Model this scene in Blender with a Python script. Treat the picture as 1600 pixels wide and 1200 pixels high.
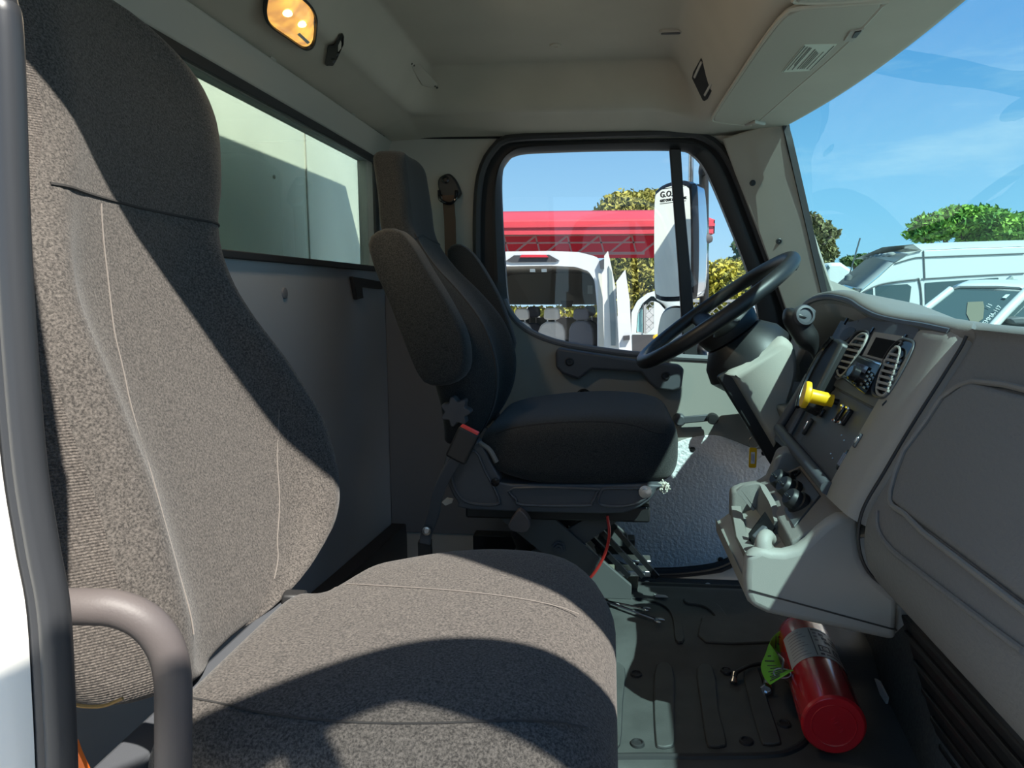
import bpy, bmesh, math, random
from mathutils import Vector, Matrix, noise
for _o in list(bpy.data.objects): bpy.data.objects.remove(_o)
C = bpy.context.scene
rnd = random.Random(7)
R = math.radians
# ---------------------------------------------------------------- camera (1600 x 1200 frame, focal 1110 px)
FPX, PCX, PCY, CAMZ = 1110.0, 855.0, 600.0, 0.8
YAW, PITCH = R(5.0), R(7.4)
cam_d = bpy.data.cameras.new('camera'); cam = bpy.data.objects.new('camera', cam_d); C.collection.objects.link(cam)
cam_d.sensor_fit = 'HORIZONTAL'; cam_d.sensor_width = 36.0; cam_d.lens = 36.0 * FPX / 1600.0
cam_d.shift_x = -(PCX - 800.0) / 1600.0; cam_d.shift_y = (PCY - 600.0) / 1600.0
cam_d.clip_start = 0.02; cam_d.clip_end = 500
cam.location = (0, 0, CAMZ); cam.rotation_euler = (R(90) - PITCH, 0, YAW)
C.camera = cam
# ---------------------------------------------------------------- sky
wd = bpy.data.worlds.new('sky'); C.world = wd; wd.use_nodes = True
nt = wd.node_tree; nt.nodes.clear()
def _n(t, **k):
    n = nt.nodes.new(t)
    for a, b in k.items(): setattr(n, a, b)
    return n
tc = _n('ShaderNodeTexCoord'); sep = _n('ShaderNodeSeparateXYZ'); nt.links.new(tc.outputs['Generated'], sep.inputs[0])
ramp = _n('ShaderNodeValToRGB'); nt.links.new(sep.outputs['Z'], ramp.inputs[0])
e = ramp.color_ramp.elements
e[0].position = 0.0; e[0].color = (.50, .76, .93, 1)
e[1].position = 1.0; e[1].color = (.05, .17, .45, 1)
q = ramp.color_ramp.elements.new(0.10); q.color = (.36, .66, .93, 1)
q = ramp.color_ramp.elements.new(0.30); q.color = (.15, .40, .78, 1)
mp = _n('ShaderNodeMapping'); mp.inputs['Scale'].default_value = (1.2, 1.2, 6.0); mp.inputs['Location'].default_value = (.3, .1, .55)
nt.links.new(tc.outputs['Generated'], mp.inputs[0])
nz = _n('ShaderNodeTexNoise'); nz.inputs['Scale'].default_value = 2.2; nz.inputs['Detail'].default_value = 7; nz.inputs['Roughness'].default_value = .62
nt.links.new(mp.outputs[0], nz.inputs['Vector'])
cr = _n('ShaderNodeValToRGB'); nt.links.new(nz.outputs[0], cr.inputs[0])
cr.color_ramp.elements[0].position = .58; cr.color_ramp.elements[0].color = (0, 0, 0, 1)
cr.color_ramp.elements[1].position = .80; cr.color_ramp.elements[1].color = (.5, .5, .5, 1)
mx = _n('ShaderNodeMixRGB'); nt.links.new(cr.outputs[0], mx.inputs[0]); nt.links.new(ramp.outputs[0], mx.inputs[1]); mx.inputs[2].default_value = (.85, .92, 1, 1)
bg = _n('ShaderNodeBackground'); bg.inputs['Strength'].default_value = 1.0; nt.links.new(mx.outputs[0], bg.inputs[0])
wo = _n('ShaderNodeOutputWorld'); nt.links.new(bg.outputs[0], wo.inputs[0])
# ---------------------------------------------------------------- sun
SUN = Vector((.82, -1.0, 1.6)).normalized()
sd = bpy.data.lights.new('sun', 'SUN'); sun = bpy.data.objects.new('sun', sd); C.collection.objects.link(sun)
sd.energy = 7.5; sd.angle = R(.6); sd.color = (1, .95, .86)
sun.rotation_euler = SUN.to_track_quat('Z', 'Y').to_euler(); sun.location = SUN * 30
C.view_settings.view_transform = 'Standard'; C.view_settings.look = 'None'
C.view_settings.gamma = 1; C.view_settings.use_curve_mapping = False
C.view_settings.exposure = 0.68
C.cycles.max_bounces = 10; C.cycles.transparent_max_bounces = 24; C.cycles.caustics_reflective = False; C.cycles.caustics_refractive = False
C.cycles.use_denoising = True; C.cycles.sample_clamp_indirect = 6
try: C.cycles.denoiser = 'OPENIMAGEDENOISE'
except Exception: pass

# ---------------------------------------------------------------- measuring: a photo point on a known plane of the cab
_d = Vector((-math.sin(YAW)*math.cos(PITCH), math.cos(YAW)*math.cos(PITCH), -math.sin(PITCH)))
_r = Vector((math.cos(YAW), math.sin(YAW), 0)); _u = _r.cross(_d); _o = Vector((0, 0, CAMZ))
def ray(px, py): return _d + _r*((px-PCX)/FPX) + _u*((PCY-py)/FPX)
def WP(px, py, pt, n):
    v = ray(px, py); n = Vector(n); return _o + v*((Vector(pt)-_o).dot(n)/v.dot(n))
def W(px, py, X=None, Y=None, Z=None):
    v = ray(px, py)
    t = X/v.x if X is not None else Y/v.y if Y is not None else (Z-CAMZ)/v.z
    return _o + v*t
def T(pts, **k): return [W(x, y, **k) for x, y in pts]
def V(*a): return Vector(a)
def lerp(a, b, t): return a + (b-a)*t
def sstep(a, b, x):
    t = max(0., min(1., (x-a)/(b-a))); return t*t*(3-2*t)
def table(tab, x):
    """linear look-up in [(x, y), ...] sorted by x, smoothed between knots"""
    if x <= tab[0][0]: return tab[0][1]
    for i in range(len(tab)-1):
        (a, p), (b, q_) = tab[i], tab[i+1]
        if x <= b:
            m0 = (q_-tab[i-1][1])/(b-tab[i-1][0]) if i > 0 else (q_-p)/(b-a)
            m1 = (tab[i+2][1]-p)/(tab[i+2][0]-a) if i+2 < len(tab) else (q_-p)/(b-a)
            t = (x-a)/(b-a); h = b-a
            return (2*t**3-3*t*t+1)*p + (t**3-2*t*t+t)*h*m0 + (-2*t**3+3*t*t)*q_ + (t**3-t*t)*h*m1
    return tab[-1][1]
def crom(P, n=6, closed=False):
    """Catmull-Rom through the points"""
    P = [Vector(p) for p in P]; out = []; m = len(P)
    rng = range(m) if closed else range(m-1)
    for i in rng:
        if closed: a, b, c_, d_ = P[i-1], P[i], P[(i+1) % m], P[(i+2) % m]
        else:
            b, c_ = P[i], P[i+1]; a = P[i-1] if i > 0 else b*2-c_; d_ = P[i+2] if i+2 < m else c_*2-b
        for k in range(n):
            t = k/n
            out.append(.5*((2*b)+(c_-a)*t+(2*a-5*b+4*c_-d_)*t*t+(3*b-a-3*c_+d_)*t**3))
    if not closed: out.append(P[-1])
    return out
def resample(P, n, closed=True):
    P = [Vector(p) for p in P]
    if closed: P = P+[P[0]]
    L = [0]
    for a, b in zip(P, P[1:]): L.append(L[-1]+(b-a).length)
    out = []; m = n if closed else n-1; j = 0
    for i in range(n):
        s = L[-1]*i/m
        while j < len(L)-2 and L[j+1] < s: j += 1
        seg = L[j+1]-L[j]
        out.append(P[j].lerp(P[j+1], (s-L[j])/seg if seg else 0))
    return out
def rrect(w, h, r, n=5):
    """rounded rectangle outline, 2D"""
    o = []
    for cx, cy, a0 in ((w/2-r, h/2-r, 0), (-w/2+r, h/2-r, 90), (-w/2+r, -h/2+r, 180), (w/2-r, -h/2+r, 270)):
        for k in range(n+1):
            a = R(a0+90*k/n); o.append((cx+r*math.cos(a), cy+r*math.sin(a)))
    return o

# ---------------------------------------------------------------- mesh builder
class MB:
    def __init__(s): s.v = []; s.f = []; s.mi = []
    def add(s, vs, fs, m=0):
        b = len(s.v); s.v += [Vector(v) for v in vs]
        for f in fs: s.f.append([b+i for i in f]); s.mi.append(m)
        return s
    def box(s, x0, x1, y0, y1, z0, z1, m=0):
        vs = [(x, y, z) for x in (x0, x1) for y in (y0, y1) for z in (z0, z1)]
        return s.add(vs, [(0,1,3,2),(4,6,7,5),(0,4,5,1),(2,3,7,6),(0,2,6,4),(1,5,7,3)], m)
    def obox(s, c, a, b, d, m=0):
        """box about c with half-axis vectors a, b, d"""
        c, a, b, d = Vector(c), Vector(a), Vector(b), Vector(d)
        vs = [c+a*i+b*j+d*k for i in (-1, 1) for j in (-1, 1) for k in (-1, 1)]
        return s.add(vs, [(0,1,3,2),(4,6,7,5),(0,4,5,1),(2,3,7,6),(0,2,6,4),(1,5,7,3)], m)
    def bar(s, p, q, w, h, up=(0,0,1), m=0):
        p, q = Vector(p), Vector(q); a = (q-p)/2; t = a.normalized()
        b = t.cross(Vector(up)).normalized(); c_ = b.cross(t)
        return s.obox((p+q)/2, a, b*w/2, c_*h/2, m)
    def prism(s, P, vec, m=0):
        P = [Vector(p) for p in P]; n = len(P); vec = Vector(vec)
        return s.add(P+[p+vec for p in P], [list(range(n))[::-1], list(range(n, 2*n))]+[(i, (i+1) % n, n+(i+1) % n, n+i) for i in range(n)], m)
    def loft(s, rings, cap=True, m=0, closed=False):
        n = len(rings[0]); k = len(rings); vs = [v for r_ in rings for v in r_]; fs = []
        for i in range(k if closed else k-1):
            i2 = (i+1) % k
            for j in range(n): fs.append((i*n+j, i*n+(j+1) % n, i2*n+(j+1) % n, i2*n+j))
        if cap and not closed: fs += [list(range(n))[::-1], list(range((k-1)*n, k*n))]
        return s.add(vs, fs, m)
    def tube(s, P, r, n=10, cap=True, closed=False, m=0):
        P = [Vector(p) for p in P]; rings = []; N = None; k = len(P)
        for i, p in enumerate(P):
            if closed: t = P[(i+1) % k]-P[i-1]
            else: t = (P[min(i+1, k-1)]-P[max(i-1, 0)])
            t = t.normalized() if t.length > 1e-9 else V(0,0,1)
            if N is None: N = t.orthogonal().normalized()
            else:
                N = N-t*N.dot(t); N = N.normalized() if N.length > 1e-6 else t.orthogonal().normalized()
            B = t.cross(N); rr = r(i/(k-1)) if callable(r) else r
            rings.append([p+(N*math.cos(2*math.pi*j/n)+B*math.sin(2*math.pi*j/n))*rr for j in range(n)])
        return s.loft(rings, cap, m, closed)
    def ribbon(s, P, w, t, side, m=0):
        """flat strap through P, width w along side vectors, thickness t"""
        rings = []; k = len(P)
        for i, p in enumerate(P):
            tg = (Vector(P[min(i+1, k-1)])-Vector(P[max(i-1, 0)])).normalized()
            sd_ = Vector(side(i/(k-1)) if callable(side) else side); sd_ = (sd_-tg*sd_.dot(tg)).normalized(); nn = tg.cross(sd_)
            p = Vector(p); rings.append([p+sd_*w/2+nn*t/2, p-sd_*w/2+nn*t/2, p-sd_*w/2-nn*t/2, p+sd_*w/2-nn*t/2])
        return s.loft(rings, True, m)
    def lathe(s, c, ax, prof, n=24, m=0, cap=True):
        c = Vector(c); ax = Vector(ax).normalized(); N = ax.orthogonal().normalized(); B = ax.cross(N)
        rings = [[c+ax*h+(N*math.cos(2*math.pi*j/n)+B*math.sin(2*math.pi*j/n))*max(r_, 1e-5) for j in range(n)] for r_, h in prof]
        return s.loft(rings, cap, m)
    def grid(s, f, nu, nv, m=0):
        vs = [f(i/nu, j/nv) for i in range(nu+1) for j in range(nv+1)]
        return s.add(vs, [(i*(nv+1)+j, (i+1)*(nv+1)+j, (i+1)*(nv+1)+j+1, i*(nv+1)+j+1) for i in range(nu) for j in range(nv)], m)
    def ball(s, c, r, n=12, m=0):
        c = Vector(c); r = Vector(r if hasattr(r, '__len__') else (r, r, r)); rings = []
        for i in range(1, n):
            a = math.pi*i/n
            rings.append([c+V(r.x*math.sin(a)*math.cos(2*math.pi*j/(2*n)), r.y*math.sin(a)*math.sin(2*math.pi*j/(2*n)), r.z*math.cos(a)) for j in range(2*n)])
        return s.loft(rings, True, m)
    def ring(s, outer, inner, vec, n=96, m=0):
        """flat frame between two closed outlines (same start corner), extruded by vec"""
        o = resample(outer, n); i_ = resample(inner, n); vec = Vector(vec)
        return s.loft([o, i_, [p+vec for p in i_], [p+vec for p in o]], False, m, True)
    def patch(s, pts, surf, lift=.004, n=4, edge=.0, m=0, back=0.0):
        """rounded raised panel: 2D outline pts on surf(u,v,height); skirts down to back"""
        cx = sum(p[0] for p in pts)/len(pts); cy = sum(p[1] for p in pts)/len(pts); rings = []
        rings.append([surf(p[0], p[1], back) for p in pts])
        for k, (sc, hh) in enumerate([(1, lift*.6), (1-.25*edge, lift*.9), (1-edge, lift)] if edge else [(1, lift)]):
            rings.append([surf(cx+(p[0]-cx)*sc, cy+(p[1]-cy)*sc, hh) for p in pts])
        for k in range(1, n+1):
            sc = (1-edge)*(1-k/(n+.3)); rings.append([surf(cx+(p[0]-cx)*sc, cy+(p[1]-cy)*sc, lift) for p in pts])
        return s.loft(rings, True, m)
    def build(s, name, mats, parent=None, bevel=0, seg=2, sub=0, solid=0, sharp=38, flat=False, fix=True, weld=False):
        me = bpy.data.meshes.new(name); me.from_pydata([tuple(v) for v in s.v], [], s.f)
        bm = bmesh.new(); bm.from_mesh(me)
        if len(s.f) == len(bm.faces):
            for f, mi in zip(bm.faces, s.mi): f.material_index = mi
        if weld: bmesh.ops.remove_doubles(bm, verts=bm.verts, dist=1e-5)
        if fix: bmesh.ops.recalc_face_normals(bm, faces=bm.faces)
        bm.to_mesh(me); bm.free()
        if not flat:
            me.shade_smooth()
            if not sub: me.set_sharp_from_angle(angle=R(sharp))
        o = bpy.data.objects.new(name, me); C.collection.objects.link(o)
        for m_ in (mats if isinstance(mats, (list, tuple)) else [mats]): me.materials.append(m_)
        if solid:
            md = o.modifiers.new('solid', 'SOLIDIFY'); md.thickness = solid; md.offset = 0
        if bevel:
            md = o.modifiers.new('bevel', 'BEVEL'); md.width = bevel; md.segments = seg; md.limit_method = 'ANGLE'; md.angle_limit = R(35)
            md.harden_normals = False
        if sub:
            md = o.modifiers.new('sub', 'SUBSURF'); md.levels = sub; md.render_levels = sub
        if parent is not None: adopt(o, parent)
        return o
def world_loc(o):
    l = o.location.copy()
    while o.parent: o = o.parent; l = l + (o.location if True else 0)
    return l
def adopt(o, parent):
    o.parent = parent
    o.matrix_parent_inverse = Matrix.Translation(-BASE.get(parent.name, V(0,0,0)))
BASE = {}
def thing(name, label, cat, loc=(0,0,0), group=None):
    o = bpy.data.objects.new(name, None); C.collection.objects.link(o); o.location = loc; o.empty_display_size = .05
    BASE[o.name] = Vector(loc); o['label'] = label; o['category'] = cat
    if group: o['group'] = group
    return o
def tag(o, label, cat, group=None, kind=None):
    o['label'] = label; o['category'] = cat
    if group: o['group'] = group
    if kind: o['kind'] = kind
    return o
def struct(o, label=None):
    o['kind'] = 'structure'
    if label: o['label'] = label
    return o
def copy_tree(o, parent=None):
    c = o.copy(); C.collection.objects.link(c)
    if parent is not None: c.parent = parent; c.matrix_parent_inverse = o.matrix_parent_inverse.copy()
    for ch in list(o.children): copy_tree(ch, c)
    return c
def text_mb(txt, size, origin, right, up, depth=.0006, align='LEFT', bold=0.0):
    """raised lettering as a mesh, built from the built-in font"""
    cu = bpy.data.curves.new('t', 'FONT'); cu.body = txt; cu.size = size; cu.align_x = align; cu.extrude = depth; cu.offset = bold; cu.resolution_u = 2
    ob = bpy.data.objects.new('t', cu); C.collection.objects.link(ob)
    dg = bpy.context.evaluated_depsgraph_get(); me = ob.evaluated_get(dg).to_mesh()
    right = Vector(right).normalized(); up = Vector(up); up = (up-right*up.dot(right)).normalized(); nn = right.cross(up); og = Vector(origin)
    b = MB(); b.add([og+right*v.co.x+up*v.co.y+nn*v.co.z for v in me.vertices], [list(p.vertices) for p in me.polygons])
    ob.evaluated_get(dg).to_mesh_clear(); bpy.data.objects.remove(ob); bpy.data.curves.remove(cu)
    return b

# ---------------------------------------------------------------- materials
def srgb(h):
    if isinstance(h, str): h = tuple(int(h[i:i+2], 16) for i in (0, 2, 4))
    return tuple(((c/255)/12.92 if c <= 10 else ((c/255+.055)/1.055)**2.4) for c in h)
def mat(name, col, rough=.5, metal=0, bump=0, scale=600, var=0, vscale=8, spec=.5, detail=2, coat=0, sheen=0, dist=.0006, stretch=None):
    m = bpy.data.materials.new(name); m.use_nodes = True; t = m.node_tree; b = t.nodes['Principled BSDF']
    c = (*col, 1) if len(col) == 3 else col
    b.inputs['Base Color'].default_value = c; b.inputs['Roughness'].default_value = rough; b.inputs['Metallic'].default_value = metal
    b.inputs['Specular IOR Level'].default_value = spec; b.inputs['Coat Weight'].default_value = coat
    if sheen: b.inputs['Sheen Weight'].default_value = sheen; b.inputs['Sheen Roughness'].default_value = .4
    co = t.nodes.new('ShaderNodeTexCoord')
    if var:
        n = t.nodes.new('ShaderNodeTexNoise'); n.inputs['Scale'].default_value = vscale; n.inputs['Detail'].default_value = 5
        t.links.new(co.outputs['Object'], n.inputs['Vector'])
        r_ = t.nodes.new('ShaderNodeValToRGB'); t.links.new(n.outputs[0], r_.inputs[0])
        r_.color_ramp.elements[0].position = .3; r_.color_ramp.elements[1].position = .7
        r_.color_ramp.elements[0].color = (*[x*(1-var) for x in c[:3]], 1); r_.color_ramp.elements[1].color = (*[min(1, x*(1+var)) for x in c[:3]], 1)
        t.links.new(r_.outputs[0], b.inputs['Base Color'])
    if bump:
        n = t.nodes.new('ShaderNodeTexNoise'); n.inputs['Scale'].default_value = scale; n.inputs['Detail'].default_value = detail
        src = co.outputs['Object']
        if stretch:
            mp_ = t.nodes.new('ShaderNodeMapping'); mp_.inputs['Scale'].default_value = stretch; t.links.new(src, mp_.inputs[0]); src = mp_.outputs[0]
        t.links.new(src, n.inputs['Vector'])
        bp = t.nodes.new('ShaderNodeBump'); bp.inputs['Strength'].default_value = bump; bp.inputs['Distance'].default_value = dist
        t.links.new(n.outputs[0], bp.inputs['Height']); t.links.new(bp.outputs[0], b.inputs['Normal'])
    return m
def fabric(name, dark, light, scale, wave=None):
    """woven cloth: two-tone flecks, cross-weave bump"""
    m = bpy.data.materials.new(name); m.use_nodes = True; t = m.node_tree; b = t.nodes['Principled BSDF']
    b.inputs['Roughness'].default_value = .95; b.inputs['Specular IOR Level'].default_value = .15
    b.inputs['Sheen Weight'].default_value = .12; b.inputs['Sheen Roughness'].default_value = .5
    co = t.nodes.new('ShaderNodeTexCoord')
    n = t.nodes.new('ShaderNodeTexNoise'); n.inputs['Scale'].default_value = scale; n.inputs['Detail'].default_value = 3; n.inputs['Roughness'].default_value = .7
    t.links.new(co.outputs['Object'], n.inputs['Vector'])
    r_ = t.nodes.new('ShaderNodeValToRGB'); r_.color_ramp.elements[0].position = .36; r_.color_ramp.elements[1].position = .68
    r_.color_ramp.elements[0].color = (*dark, 1); r_.color_ramp.elements[1].color = (*light, 1)
    t.links.new(n.outputs[0], r_.inputs[0]); t.links.new(r_.outputs[0], b.inputs['Base Color'])
    h = n.outputs[0]
    if wave:
        w1 = t.nodes.new('ShaderNodeTexWave'); w1.inputs['Scale'].default_value = wave; w1.bands_direction = 'Y'; w1.inputs['Distortion'].default_value = 1.0; w1.inputs['Detail'].default_value = 1
        w2 = t.nodes.new('ShaderNodeTexWave'); w2.inputs['Scale'].default_value = wave; w2.bands_direction = 'Z'; w2.inputs['Distortion'].default_value = 1.0
        t.links.new(co.outputs['Object'], w1.inputs['Vector']); t.links.new(co.outputs['Object'], w2.inputs['Vector'])
        ad = t.nodes.new('ShaderNodeMath'); ad.operation = 'ADD'; t.links.new(w1.outputs['Fac'], ad.inputs[0]); t.links.new(w2.outputs['Fac'], ad.inputs[1])
        a2 = t.nodes.new('ShaderNodeMath'); a2.operation = 'ADD'; t.links.new(ad.outputs[0], a2.inputs[0]); t.links.new(n.outputs[0], a2.inputs[1]); h = a2.outputs[0]
    bp = t.nodes.new('ShaderNodeBump'); bp.inputs['Strength'].default_value = .6; bp.inputs['Distance'].default_value = .0012
    t.links.new(h, bp.inputs['Height']); t.links.new(bp.outputs[0], b.inputs['Normal'])
    return m
def glass(name, tint=(1,1,1), refl=1.0, ior=1.5):
    """thin pane: clear with a Fresnel reflection"""
    m = bpy.data.materials.new(name); m.use_nodes = True; t = m.node_tree; t.nodes.clear()
    o = t.nodes.new('ShaderNodeOutputMaterial'); tr = t.nodes.new('ShaderNodeBsdfTransparent'); tr.inputs[0].default_value = (*tint, 1)
    g = t.nodes.new('ShaderNodeBsdfGlossy'); g.inputs['Roughness'].default_value = .0; g.inputs[0].default_value = (refl, refl, refl, 1)
    fr = t.nodes.new('ShaderNodeFresnel'); ge = t.nodes.new('ShaderNodeNewGeometry')      # same reflectance from either side of the pane
    mi = t.nodes.new('ShaderNodeMix'); mi.data_type = 'FLOAT'; t.links.new(ge.outputs['Backfacing'], mi.inputs[0]); mi.inputs[2].default_value = ior; mi.inputs[3].default_value = 1/ior
    t.links.new(mi.outputs[0], fr.inputs[0])
    mx_ = t.nodes.new('ShaderNodeMixShader'); t.links.new(fr.outputs[0], mx_.inputs[0]); t.links.new(tr.outputs[0], mx_.inputs[1]); t.links.new(g.outputs[0], mx_.inputs[2]); t.links.new(mx_.outputs[0], o.inputs[0])
    return m
def emis(name, col, s=1.0):
    m = bpy.data.materials.new(name); m.use_nodes = True; b = m.node_tree.nodes['Principled BSDF']
    b.inputs['Base Color'].default_value = (*col, 1); b.inputs['Emission Color'].default_value = (*col, 1); b.inputs['Emission Strength'].default_value = s
    return m
M = {}
M['cloth'] = fabric('cloth', (.034,.031,.029), (.135,.12,.108), 420, None)
M['knit'] = fabric('knit', (.042,.037,.034), (.145,.126,.112), 500, 120)
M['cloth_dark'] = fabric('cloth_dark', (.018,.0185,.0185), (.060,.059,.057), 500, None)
M['seam'] = mat('seam', (.03,.028,.027), .9)
M['stitch'] = mat('stitch', (.17,.15,.135), .9)
M['wall'] = mat('wall_vinyl', (.36,.365,.375), .62, bump=.25, scale=900)
M['head'] = mat('headliner', (.475,.44,.37), .95, bump=.35, scale=700, var=.05, vscale=6)
M['trim'] = mat('pillar_plastic', (.40,.38,.335), .7, bump=.35, scale=700)
M['trim_rear'] = mat('rear_trim_plastic', (.44,.42,.375), .75, bump=.3, scale=800)
M['door'] = mat('door_plastic', (.17,.17,.18), .6, bump=.35, scale=800)
M['door_lt'] = mat('door_panel', (.31,.30,.27), .7, bump=.35, scale=800)
M['dash'] = mat('dash_plastic', (.21,.20,.185), .62, bump=.5, scale=520, dist=.0009)
M['dash_lt'] = mat('dash_bezel', (.32,.31,.285), .6, bump=.35, scale=700)
M['dash_dk'] = mat('dash_dark', (.075,.08,.09), .5, bump=.25, scale=800)
M['panel'] = mat('switch_panel', (.085,.088,.088), .45, bump=.1, scale=900)
M['glovebox'] = mat('glovebox_vinyl', (.17,.165,.16), .6, bump=.7, scale=170, detail=5, dist=.0016)
M['black'] = mat('black_plastic', (.018,.018,.019), .45, bump=.15, scale=900)
M['black_gl'] = mat('black_gloss', (.012,.012,.014), .18)
M['rubber'] = mat('rubber', (.022,.022,.024), .55, bump=.15, scale=500)
M['mat'] = mat('floor_rubber', (.06,.062,.061), .6, bump=.5, scale=350, var=.2, vscale=14)
M['seal'] = mat('door_seal', (.03,.031,.034), .4, bump=.2, scale=300, stretch=(1,1,.1))
M['steel'] = mat('steel', (.55,.55,.55), .3, 1)
M['chrome'] = mat('chrome', (.8,.8,.82), .12, 1)
M['kick'] = mat('kick_metal', (.88,.88,.89), .4, .0, bump=.9, scale=95, detail=1.5, dist=.004)
M['white'] = mat('white_paint', (.66,.665,.62), .35, coat=.15)
M['visor'] = mat('visor_vinyl', (.42,.39,.325), .8, bump=.3, scale=800)
M['cream'] = mat('body_paint', (.74,.72,.66), .35, coat=.4)
M['red'] = mat('red_paint', (.55,.012,.02), .25, coat=.5)
M['yellow'] = mat('yellow_plastic', (.85,.50,.01), .4)
M['grab'] = mat('grab_vinyl', (.105,.09,.088), .55, bump=.2, scale=500)
M['glass'] = glass('side_glass', (.62,.65,.65), .9)
M['rglass'] = glass('rear_glass', (.74,.82,.76), .9)
M['wglass'] = glass('windshield_glass', (.40,.62,.64), 1.0, 1.45)
M['belt'] = mat('belt_webbing', (.14,.075,.045), .8, bump=.5, scale=400, stretch=(1,1,.2))
M['redpl'] = mat('red_plastic', (.75,.06,.05), .4)
# ================================================================ THE CAB SHELL
DY = 2.25                                     # inner face of the driver's side
b = MB(); b.box(-.74, .95, .34, 2.2, -.16, -.14).box(-.74, .95, .34, 1.84, -.14, -.012)
floor = struct(b.build('floor', M['rubber']))
# rear wall with the back window opening
RX = -.72
b = MB()
b.ring([V(RX,.30,-.1), V(RX,2.31,-.1), V(RX,2.31,1.275), V(RX,.30,1.275)], [V(RX,.46,.875), V(RX,2.17,.875), V(RX,2.17,1.195), V(RX,.46,1.195)], (-.05,0,0), n=200)
wall_rear = struct(b.build('wall_rear', M['wall'], fix=True))
# upper molding strip above the back window, with push plugs
b = MB(); b.prism([V(RX,.3,1.205), V(RX+.012,.3,1.205), V(RX+.035,.3,1.268), V(RX,.3,1.275)], (0,1.97,0))
t1 = struct(b.build('trim_1', M['trim_rear'], bevel=.004))
# window rubber
out = [V(RX,.44,.862), V(RX,2.185,.862), V(RX,2.185,1.212), V(RX,.44,1.212)]
inn = [V(RX,.475,.878), V(RX,2.155,.878), V(RX,2.155,1.186), V(RX,.475,1.186)]
b = MB(); b.ring(out, inn, (.010,0,0), n=240)
w2 = struct(b.build('window_2', M['rubber'], bevel=.003))
b = MB(); b.box(RX-.024, RX-.020, .455, 2.175, .868, 1.20)
struct(b.build('pane', M['rglass'], w2))
# headliner -------------------------------------------------------
def head_z(x, y):
    a = sstep(-.585,-.50,x); bb = (1-sstep(2.03,2.11,y))*sstep(.52,.62,y); c = 1-sstep(.15,.27,x)
    rim = 1.268 + .045*min(1, max(0,(x+.72)/.13))*min(1, max(0,(2.27-y)/.14))*(1-sstep(.1,.3,x))
    return lerp(rim, 1.425, a*bb*c)
def head_edge(y): return .565 - .075*abs((y-1.325)/.82)**2.2     # front edge of the roof, bowed like the windshield
b = MB(); b.grid(lambda u, v: (lambda y: (lambda x: V(x, y+(.05*sstep(-.27,-.42,x) if v < .004 else 0), head_z(x, y)))(lerp(-.722, head_edge(y), u)))(lerp(.535, 2.285, v)), 150, 170)
ceil = struct(b.build('ceiling', M['head'], sharp=180, solid=.006))
# roof skin outside the headliner
b = MB(); b.grid(lambda u, v: (lambda y: V(lerp(-.80, head_edge(y)+.05, u), y, 1.45+.03*max(0,math.sin(math.pi*min(1,max(0,u))))**.18*max(0,math.sin(math.pi*v))**.18))(lerp(.445, 2.36, v)), 40, 50)
struct(b.build('trim_2', M['cream'], solid=.01))
# driver's side wall: B pillar and the band over the door, one sheet with the door opening cut out
door_px = [(757,560),(749,480),(746,380),(748,300),(757,258),(775,231),(800,217),(900,212),(1000,209),(1060,208),(1096,214),(1124,233),(1147,270),(1182,360),(1212,440),(1234,505),(1252,600),(1240,700),(1215,820),(1150,872),(1110,889),(985,894),(925,840),(850,770),(790,690)]
door_o = crom(T(door_px, Y=DY), 4, True)
wall_px_o = [V(RX,DY,.45), V(RX,DY,1.30), V(-.2,DY,1.30), V(.2,DY,1.30), V(.46,DY,1.30), V(.50,DY,1.25), V(.63,DY,.85), V(.80,DY,.78), V(.90,DY,.5), V(.9,DY,-.2), V(.3,DY,-.2), V(-.3,DY,-.2), V(RX,DY,-.2)]
def ang(p): return math.atan2(p.z-.7, p.x-.1)
def by_angle(P, n=160):
    """outline resampled at equal angles about the door's middle so that two outlines can be joined"""
    P = list(P); out = []
    for k in range(n):
        a = -math.pi+2*math.pi*k/n; dx, dz = math.cos(a), math.sin(a); best = None
        for i in range(len(P)):
            p, q_ = P[i-1], P[i]; x1, z1, x2, z2 = p.x-.1, p.z-.7, q_.x-.1, q_.z-.7
            den = dx*(z2-z1)-dz*(x2-x1)
            if abs(den) < 1e-12: continue
            t = (x1*(z2-z1)-z1*(x2-x1))/den; s_ = (x1*dz-z1*dx)/den
            if t > 0 and -1e-9 <= s_ <= 1+1e-9: best = t if best is None else max(best, t)
        out.append(V(.1+dx*best, P[0].y, .7+dz*best))
    return out
b = MB(); O = by_angle(wall_px_o); I = by_angle(door_o)
b.loft([O, I, [p+V(0,.05,0) for p in I], [p+V(0,.05,0) for p in O]], False, 0, True)
wall_left = struct(b.build('wall_left', M['trim_rear'], sharp=60))
# rubber seal round the door opening (open tube, the black outer band)
b = MB(); rg = [p+V(0,-.012,0) for p in resample(door_o, 140)]
b.tube(rg, .013, 8, closed=True)
struct(b.build('trim_3', M['rubber']))
# passenger side: roof rail over the open door, pillars and sill (the camera looks in through this opening)
b = MB(); b.loft([[V(x,.47,1.365+r_), V(x,.49,1.375+r_), V(x,.45,1.51), V(x,.40,1.53), V(x,.40,1.50)] for x, r_ in ((-.80,.10),(-.42,.06),(-.36,.035),(-.32,.012),(-.28,.002),(-.2,0),(.40,0))])
b.prism([V(.295,.30,1.31), V(.43,.30,1.01), V(.56,.30,.72), V(.68,.30,.72), V(.56,.30,1.01), V(.45,.30,1.38), V(.26,.30,1.42)], (0,.08,0))
struct(b.build('trim_6', M['cream'], bevel=.01))

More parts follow.
